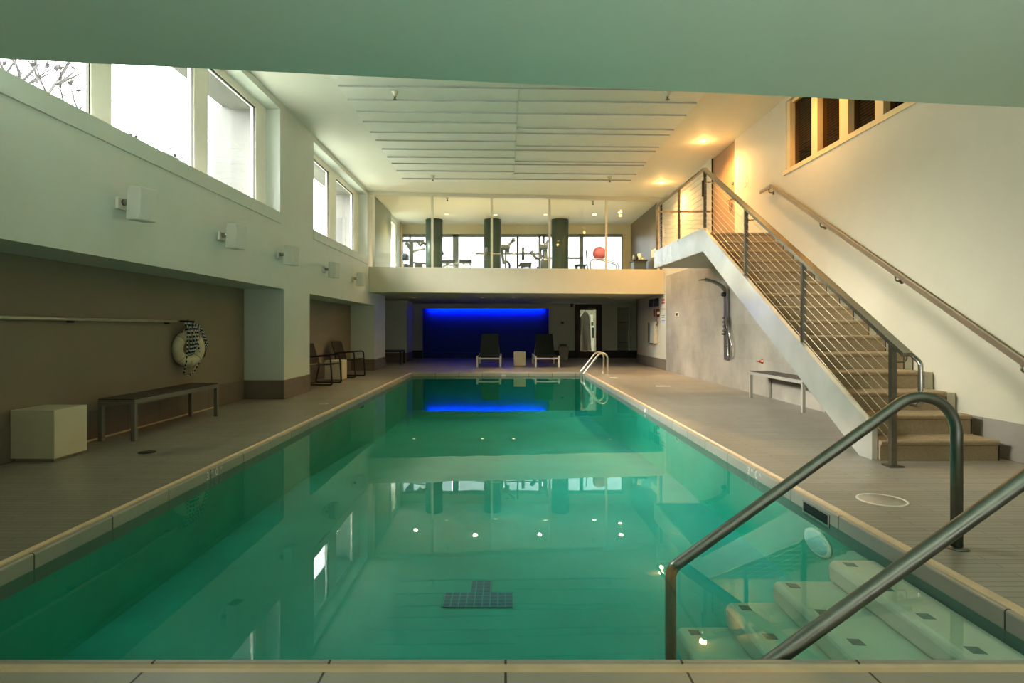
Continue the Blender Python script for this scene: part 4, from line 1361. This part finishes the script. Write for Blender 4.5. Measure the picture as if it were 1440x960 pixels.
# cable machine left of rack
t, o = gthing('cable_machine', 'dark cable pull machine beside the middle gym column', 'gym machine', 711, 18.2)
y = 18.2
MB().bar(Vector((0, 0, 0)), gp(o, (711, 345), y=y)[0], 0.05, 0.05).build('upright', M_machine, t)
q0, q1 = gp(o, (703.5, 351), (717, 344), y=y)
MB().rbox(q0.x, q1.x, -0.12, 0.12, q0.z, q1.z, 0.05).build('pulley_housing', M_machine, t)
MB().bar(*gp(o, (714, 346), (722, 338), y=y), 0.07, 0.07).build('boom', M_machine, t)
q0 = gp(o, (722, 337.5), y=y)[0]
MB().lathe([(0.0, -0.04), (0.06, -0.04), (0.06, 0.04), (0.0, 0.04)], q0, 14, 'y').build('pulley', M_machine, t)
MB().bar(*gp(o, (705, 350), (708.5, 371), y=y), 0.08, 0.10).build('side_arm', M_machine, t)
MB().bar(*gp(o, (713.5, 347), (714.5, 355), y=y), 0.09, 0.07).build('handle_block', M_machine, t)
MB().tube(gp(o, (712, 367), (714.5, 368.5), (716.5, 372), (716.5, 377), y=y), 0.03, 8).build('foot_guard', M_black, t)
MB().tube(gp(o, (710, 338), (711, 336.8), (717, 337.2), y=y), 0.012, 6).build('cable', M_dark, t)
MB().box(-0.3, 0.3, -0.28, 0.28, 0, 0.06).build('base_frame', M_machine, t)

# elliptical trainer
t, o = gthing('elliptical_trainer', 'dark elliptical trainer left of the rightmost gym column', 'gym machine', 764, 18.5)
y = 18.5
q0 = gp(o, (749, 356), y=y)[0]
MB().bar(*gp(o, (746.5, 353.5), (752, 360), y=y), 0.09, 0.10).build('hand_grip', M_machine, t)
MB().tube(gp(o, (751, 358.5), (754, 363), (758, 363.5), (763, 359), y=y), 0.045, 8).build('moving_arm', M_machine, t)
MB().bar(*gp(o, (760, 344), (760.5, 364), y=y), 0.08, 0.08).build('mast', M_machine, t)
MB().rbox(gp(o, (759, 350), y=y)[0].x, gp(o, (770, 343), y=y)[0].x, -0.14, 0.14, gp(o, (759, 351), y=y)[0].z, gp(o, (759, 343), y=y)[0].z, 0.04).build('console', M_machine, t)
MB().bar(*gp(o, (767, 345), (771, 337.5), y=y), 0.05, 0.06).build('handlebar', M_machine, t)
MB().bar(*gp(o, (767, 352), (768, 372), y=y), 0.10, 0.12).build('column_cover', M_machine, t)
q0, q1 = gp(o, (760, 378), (772, 363), y=y)
MB().rbox(q0.x, q1.x, -0.2, 0.25, 0.0, q1.z, 0.08).build('flywheel_cover', M_machine, t)
MB().bar(gp(o, (757, 375), y=y)[0], Vector((q0.x - 0.1, 0.1, 0.05)), 0.07, 0.07).build('foot_rail', M_machine, t)

# ball on its stand, small bench, pole
t, o = gthing('ball_stand', 'pale tubular stand holding the pink exercise ball', 'stand', 846, 19.0)
y = 19.0
for yy in (-0.16, 0.16):
    p = [G(px, py, y) - o + Vector((0, yy, 0)) for px, py in ((831.5, 364.5), (848, 365.2), (868, 371.5))]
    p = [Vector((p[0].x, yy, 0.0))] + p + [Vector((p[-1].x, yy, 0.0))]
    MB().tube(fillet(p, 0.06, 5), 0.016, 8).build('side_rail', M_machine_l, t)
for q_ in (0.02, 0.38):
    MB().tube([(q_, -0.16, G(846, 365.0, y).z - GF - 0.018), (q_, 0.16, G(846, 365.0, y).z - GF - 0.018)], 0.014, 8).build('cross_rail', M_machine_l, t)
b = MB().lathe([(0.215 * math.sin(a_), -0.215 * math.cos(a_)) for a_ in [PI * i / 24 for i in range(25)]], (0, 0, 0), 32).build('exercise_ball', M_ball, loc=(G(843, 356, 19.0).x, 19.0, G(843, 356.2, 19.0).z))
tag(b, 'large pink exercise ball on its stand in the gym', 'exercise ball')
t, o = gthing('step_bench', 'small low bench right of the rightmost gym column', 'exercise bench', 816, 18.9)
q0, q1 = gp(o, (808, 374.2), (824, 372), y=18.9)
MB().rbox(q0.x, q1.x, -0.15, 0.15, q0.z, q1.z, 0.015).build('pad', M_pad, t)
for sx in (q0.x + 0.06, q1.x - 0.06):
    MB().box(sx - 0.03, sx + 0.03, -0.12, 0.12, 0, q0.z).build('leg', M_machine, t)
t, o = gthing('exercise_pole', 'thin dark upright pole left of the pink ball', 'pole', 826, 18.45)
MB().bar((0.02, 0, 0.02), gp(o, (824.5, 352.5), y=18.45)[0], 0.035, 0.035).build('pole', M_machine, t)
MB().lathe([(0.0, 0.02), (0.12, 0.02), (0.14, 0.0)], (0.02, 0, 0), 16).build('foot', M_machine, t)

# table with towel and bottles by the dark wall
t, o = gthing('side_counter', 'dark small counter against the dark right gym wall', 'counter', 897, 18.3)
q0, q1 = gp(o, (888, 376), (908, 366.5), y=18.3)
MB().rbox(q0.x, q1.x, -0.25, 0.25, q1.z - 0.04, q1.z, 0.005).build('counter_top', M_dark, t)
MB().box(q0.x + 0.03, q1.x - 0.03, -0.22, 0.22, 0.0, q1.z - 0.04).build('body', M_machine, t)
tz = GF + q1.z
tw = thing('towel_roll', 'rolled white towel lying on the dark gym counter', 'towel', (o.x + 0.05, 18.3, tz))
MB().lathe([(0.0, 0.001), (0.075, 0.001), (0.08, 0.02), (0.075, 0.20), (0.05, 0.215), (0.0, 0.215)], (0, 0, 0), 16).build('towel_body', M_paper, tw)
MB().lathe([(0.0, 0.0), (0.06, 0.002), (0.06, 0.09), (0.0, 0.095)], (0.11, -0.02, 0.0), 12).build('loose_fold', M_paper, tw)
for k, (dx, mt_, lb) in enumerate(((-0.17, M_machine_l, 'pale drink bottle at the left end of the gym counter'), (-0.08, M_black, 'dark drink bottle beside the towel on the gym counter'))):
    bt = thing('drink_bottle', lb, 'bottle', (o.x + dx + 0.02, 18.2, tz))
    MB().lathe([(0.0, 0.0), (0.035, 0.0), (0.036, 0.12), (0.018, 0.16), (0.018, 0.175)], (0, 0, 0), 14).build('bottle_body', mt_, bt)
    MB().lathe([(0.02, 0.175), (0.02, 0.20), (0.0, 0.20)], (0, 0, 0), 12).build('cap', M_dark, bt)
nt_ = thing('wall_notice', 'small pale notice sheet on the dark gym wall', 'notice', (XR - 0.031, 17.55, 3.28))
MB().box(-0.006, 0.0, -0.32, 0.32, -0.0, 0.22).build('sheet', M_paper, nt_)
m = MB()
for k in range(4):
    m.box(-0.008, -0.006, -0.29, 0.29, 0.03 + 0.045 * k, 0.04 + 0.045 * k)
m.build('print_lines', M_bench, nt_)


# ------------------------------------------------------------------ ceiling fittings
def downlight(label, x, y, z, r, lens, group):
    d_ = thing('downlight', label, 'downlight', (x, y, z), 0, group)
    MB().lathe([(r * 0.72, 0.0), (r * 0.74, -0.006), (r, -0.008), (r * 1.02, -0.0005)], (0, 0, 0), 24).build('trim_ring', M_trim_ring, d_)
    MB().lathe([(0.0, -0.003), (r * 0.72, -0.003)], (0, 0, 0), 24).build('lens', lens, d_)
    return d_


for x, y, lb in ((3.84, 11.54, 'glowing warm ceiling downlight nearest the landing door'), (3.88, 14.8, 'glowing warm ceiling downlight above the end of the landing'), (3.80, 8.28, 'warm ceiling downlight above the stair window')):
    downlight(lb, x, y, ZC, 0.075, M_lamp, 'warm downlights over the stairs')
for k, (px, py) in enumerate(((628, 301), (697, 302), (767, 301.5), (836, 301.5), (872, 298.5))):
    y = F * (ZC - CAMZ) / (YC - py)
    lb = ['left of the leftmost column head, dim', 'near the middle column head, dim', 'left of the rightmost column head, dim', 'second from the right gym wall, glowing', 'closest to the dark right gym wall, brightest'][k]
    downlight('gym ceiling downlight ' + lb, (px - XC) * y / F, y, ZC, 0.075, M_lamp if k > 2 else M_lamp_off, 'gym ceiling downlights')
for k, px in enumerate((582, 678, 722, 857)):
    y = 18.5
    lb = ['leftmost of the row above the blue wall', 'above the left lounger', 'above the cube between the loungers', 'before the dark back door'][k]
    downlight('small unlit downlight under the balcony, ' + lb, (px - XC) * y / F, y, 2.129, 0.07, M_lamp_off, 'undercroft downlights')
SPR = [(-1.69, 9.06, 'near left'), (2.47, 9.06, 'near right'), (-1.72, 14.05, 'far left'), (2.48, 14.15, 'far right')]
for x, y, lb in SPR:
    s = thing('sprinkler', 'small white ceiling sprinkler, %s of the four on the white boards' % lb, 'sprinkler', (x, y, ZC - 0.03), 0, 'sprinklers on the ceiling boards')
    MB().lathe([(0.055, 0.0), (0.05, -0.02), (0.03, -0.05), (0.026, -0.08)], (0, 0, 0), 16).build('cup', M_white, s)
    MB().lathe([(0.0, -0.13), (0.035, -0.128), (0.035, -0.122), (0.01, -0.115), (0.014, -0.08)], (0, 0, 0), 12).build('nozzle', M_chrome, s)
for x, y, lb in ((-1.62, 16.5, 'left'), (2.50, 17.0, 'right')):
    s = thing('sprinkler', 'small dark sprinkler on the gym ceiling just behind the %s glass panes' % lb, 'sprinkler', (x, y, ZC), 0, 'gym sprinklers')
    MB().lathe([(0.045, 0.0), (0.03, -0.03), (0.02, -0.06)], (0, 0, 0), 14).build('cup', M_white, s)
    MB().lathe([(0.0, -0.11), (0.03, -0.10), (0.012, -0.06)], (0, 0, 0), 12).build('nozzle', M_chrome, s)

# ------------------------------------------------------------------ outside the left windows
struct(MB().box(-14, -4.5, -6, 34, 2.2, 2.35).build('terrace_ground', M_ground), 'ground outside the high windows')
m = MB()
m.box(-4.66, XO, -3, 18.6, 4.80, 4.85).box(-4.80, XO - 0.001, 9.75, 11.0, 2.3, 4.80).box(-4.80, XO - 0.001, 15.75, 17.0, 2.3, 4.80).box(-4.80, XO - 0.001, NEAR, 3.1, 2.3, 4.80)
for b_ in (9.56, 15.6):
    m.box(XO, -3.95, b_ - 0.012, b_ + 0.0, WB + 0.01, WT - 0.01)
m.box(XO, -3.95, 3.4, 9.54, WT - 0.012, WT - 0.001).box(XO, -3.95, 11.25, 15.58, WT - 0.012, WT - 0.001)
struct(m.build('wall_outside', M_concrete), 'grey concrete pier and eave outside the left windows')
bo = thing('neighbour_building', 'pale grey building edge low in the bright left window', 'building', (-12, 20, 2.35))
MB().box(-1.5, 2.0, -2.7, 2.0, 0.0, 3.75).build('wall', M_concrete, bo)
MB().box(-1.6, 2.1, -2.8, 2.1, 3.75, 3.95).build('roof', M_concrete, bo)
rng = random.Random(11)


def leaves(mb, centre, rad, n, size):
    for _ in range(n):
        p_ = Vector(centre) + Vector((rng.gauss(0, rad), rng.gauss(0, rad), rng.gauss(0, rad)))
        d1 = Vector((rng.uniform(-1, 1), rng.uniform(-1, 1), rng.uniform(-1, 1))).normalized() * size
        d2 = d1.cross(Vector((rng.uniform(-1, 1), rng.uniform(-1, 1), rng.uniform(-1, 1)))).normalized() * size * 0.6
        mb.quad(p_ - d1, p_ - d2, p_ + d1, p_ + d2)


tr = thing('bare_tree', 'thin nearly bare tree with sparse leaves outside the first left window', 'tree', (-8.0, 9.4, 2.35))
br, lv = MB(), MB()
trunk = MB()


def limb(p0, d, L, r, depth):
    pts = [Vector(p0)]
    d = Vector(d).normalized()
    for i in range(5):
        d = (d + Vector((rng.uniform(-.12, .12), rng.uniform(-.12, .12), rng.uniform(-.02, .14)))).normalized()
        pts.append(pts[-1] + d * L / 5)
    (trunk if depth == 0 else br).tube(pts, r, 6, radii=[r * (1 - 0.12 * i) for i in range(6)])
    if depth < 3:
        for k in range(2 if depth else 5):
            i = rng.randint(2, 5)
            a_ = rng.uniform(0, 2 * PI)
            limb(pts[i], d * 0.8 + Vector((0.75 * math.cos(a_), 0.75 * math.sin(a_), rng.uniform(0.0, 0.5))), L * rng.uniform(0.45, 0.7), max(0.022, r * 0.5), depth + 1)
    if depth >= 2:
        leaves(lv, pts[-1], 0.16, 4, 0.06)


limb((0, 0, 0), (0.05, 0, 1), 2.2, 0.075, 0)
limb((0.15, 0.7, 0), (-0.05, 0.1, 1), 2.4, 0.06, 0)
trunk.build('trunk', M_bark, tr)
br.build('branches', M_bark, tr)['kind'] = 'stuff'
lv.build('leaves', M_leaf, tr)['kind'] = 'stuff'
for px, py, sc_, lb in ((168, 183, 0.07, 'small leafy shrub tip at the bottom of the second bright pane'), (232, 214, 0.08, 'low grassy shrub tip near the right end of the second bright pane')):
    y = -F * (-5.2) / (XC - px)
    z = CAMZ + (YC - py) * y / F
    sh = thing('shrub', lb, 'shrub', (-5.2, y, 2.35), 0, 'shrubs outside the windows')
    lf_, stm = MB(), MB()
    for k in range(9):
        a_ = rng.uniform(0, 2 * PI)
        tip = Vector((0.15 * math.cos(a_), 0.22 * math.sin(a_), z - 2.35 - rng.uniform(0, 0.25)))
        stm.tube([(0, 0, 0), tip * 0.5 + Vector((0.02, 0, 0.05)), tip], 0.008, 5)
        for f_ in (0.6, 0.75, 0.9, 1.0):
            leaves(lf_, tip * f_, 0.05, 6, 0.045)
    stm.build('stem', M_bark, sh)
    lf_.build('leaves', M_green, sh)['kind'] = 'stuff'

# ------------------------------------------------------------------ near end shell (behind the camera)
struct(MB().box(-4.5, XR + 0.2, NEAR - 0.1, NEAR, 0, ZC).build('wall_near', M_white), 'wall behind the viewer')

# ------------------------------------------------------------------ lights
wd = bpy.data.worlds.new('sky')
SC.world = wd
wd.use_nodes = True
bg = wd.node_tree.nodes['Background']
bg.inputs['Color'].default_value = (0.97, 0.98, 0.97, 1)
bg.inputs['Strength'].default_value = 5.2


def area(name, loc, direction, sx, sy, watts, col=(1, 1, 1), portal=False, spread=180):
    L_ = bpy.data.lights.new(name, 'AREA')
    L_.shape = 'RECTANGLE'
    L_.size, L_.size_y = sx, sy
    L_.energy = watts
    L_.color = col
    L_.spread = math.radians(spread)
    o_ = bpy.data.objects.new(name, L_)
    COL.objects.link(o_)
    o_.location = loc
    o_.rotation_euler = Vector(direction).to_track_quat('-Z', 'Y').to_euler()
    if portal:
        L_.cycles.is_portal = True
    return o_


area('window_portal_a', (XO - 0.02, sum(WIN[0]) / 2, 3.86), (1, 0, 0), 6.2, 1.75, 1, portal=True)
area('window_portal_b', (XO - 0.02, sum(WIN[1]) / 2, 3.86), (1, 0, 0), 4.4, 1.75, 1, portal=True)
area('window_portal_c', (0.25, GY + 0.2, 3.6), (0, -1, 0), 8.2, 1.9, 1, portal=True)
area('window_portal_d', (XL - 0.3, 19.3, 3.7), (1, 0, 0), 1.1, 2.0, 1, portal=True)


def spot(name, loc, watts, col, angle=100, blend=0.6, size=0.06, aim=(0, 0, -1)):
    L_ = bpy.data.lights.new(name, 'SPOT')
    L_.energy = watts
    L_.color = col
    L_.spot_size = math.radians(angle)
    L_.spot_blend = blend
    L_.shadow_soft_size = size
    o_ = bpy.data.objects.new(name, L_)
    COL.objects.link(o_)
    o_.location = loc
    o_.rotation_euler = Vector(aim).to_track_quat('-Z', 'Y').to_euler()
    return o_


WARM = (1.0, 0.54, 0.17)
for x, y in ((3.84, 11.54), (3.88, 14.8), (3.80, 8.28)):
    spot('downlight_lamp', (x, y, ZC - 0.02), 170 if y > 10 else 60, WARM, 150, 0.8)
    pl = bpy.data.lights.new('ceiling_halo_fill', 'POINT')  # extra point lamp added for a halo on the ceiling round the downlight
    pl.energy = 2.6
    pl.color = WARM
    pl.shadow_soft_size = 0.05
    po = bpy.data.objects.new('ceiling_halo_fill', pl)
    COL.objects.link(po)
    po.location = (x, y, ZC - 0.16)
for x, y in ((-2.7, 17.9), (-0.9, 17.5), (1.0, 17.5), (3.4, 17.5)):
    spot('gym_lamp', (x, y, ZC - 0.03), 135, (1.0, 0.72, 0.44), 150, 0.9)
for px in (582, 678, 722, 857):
    spot('undercroft_lamp', ((px - XC) * 18.5 / F, 18.5, 2.11), 7, (1.0, 0.92, 0.74), 150, 0.9)
# blue wash behind the niche header
area('blue_wash', ((NX0 + NX1) / 2, 23.64, 2.02), (0, 0.9, -0.6), 4.6, 0.05, 16, (0.0, 0.10, 1.0), spread=110)
# unseen fill lamp added behind the viewer to brighten the near end
area('near_fill_light', (0.3, -1.4, 2.86), (0, 0.25, -1), 5.0, 1.6, 12, (1.0, 0.95, 0.86))
area('soffit_fill_light', (1.5, -1.9, 0.5), (0, 0.8, 1), 5.0, 0.8, 47, (0.98, 1.0, 0.95), spread=120)  # unseen uplight added to brighten the lowered ceiling
sl = bpy.data.lights.new('soft_sun', 'SUN')
sl.energy = 9.5
sl.angle = math.radians(38)
sl.color = (1.0, 0.97, 0.9)
so = bpy.data.objects.new('soft_sun', sl)
COL.objects.link(so)
so.rotation_euler = Vector((0.8, 0.22, -0.46)).to_track_quat('-Z', 'Y').to_euler()

# ------------------------------------------------------------------ camera and look
cam = bpy.data.cameras.new('camera')
co = bpy.data.objects.new('camera', cam)
COL.objects.link(co)
co.location = (0, 0, CAMZ)
co.rotation_euler = (PI / 2, 0, 0)
cam.sensor_width = 36
cam.lens = 36 * F / 1440
cam.shift_x = (720 - XC) / 1440
cam.shift_y = -(480 - YC) / 1440
cam.clip_start = 0.05
SC.camera = co
SC.view_settings.view_transform = 'Standard'
SC.view_settings.look = 'Medium High Contrast'
SC.view_settings.exposure = 1.2
SC.cycles.max_bounces = 14
SC.cycles.diffuse_bounces = 6
SC.cycles.glossy_bounces = 5
SC.cycles.transparent_max_bounces = 24
SC.cycles.sample_clamp_indirect = 6.0
SC.cycles.caustics_reflective = False
SC.cycles.caustics_refractive = False
SC.cycles.use_denoising = True
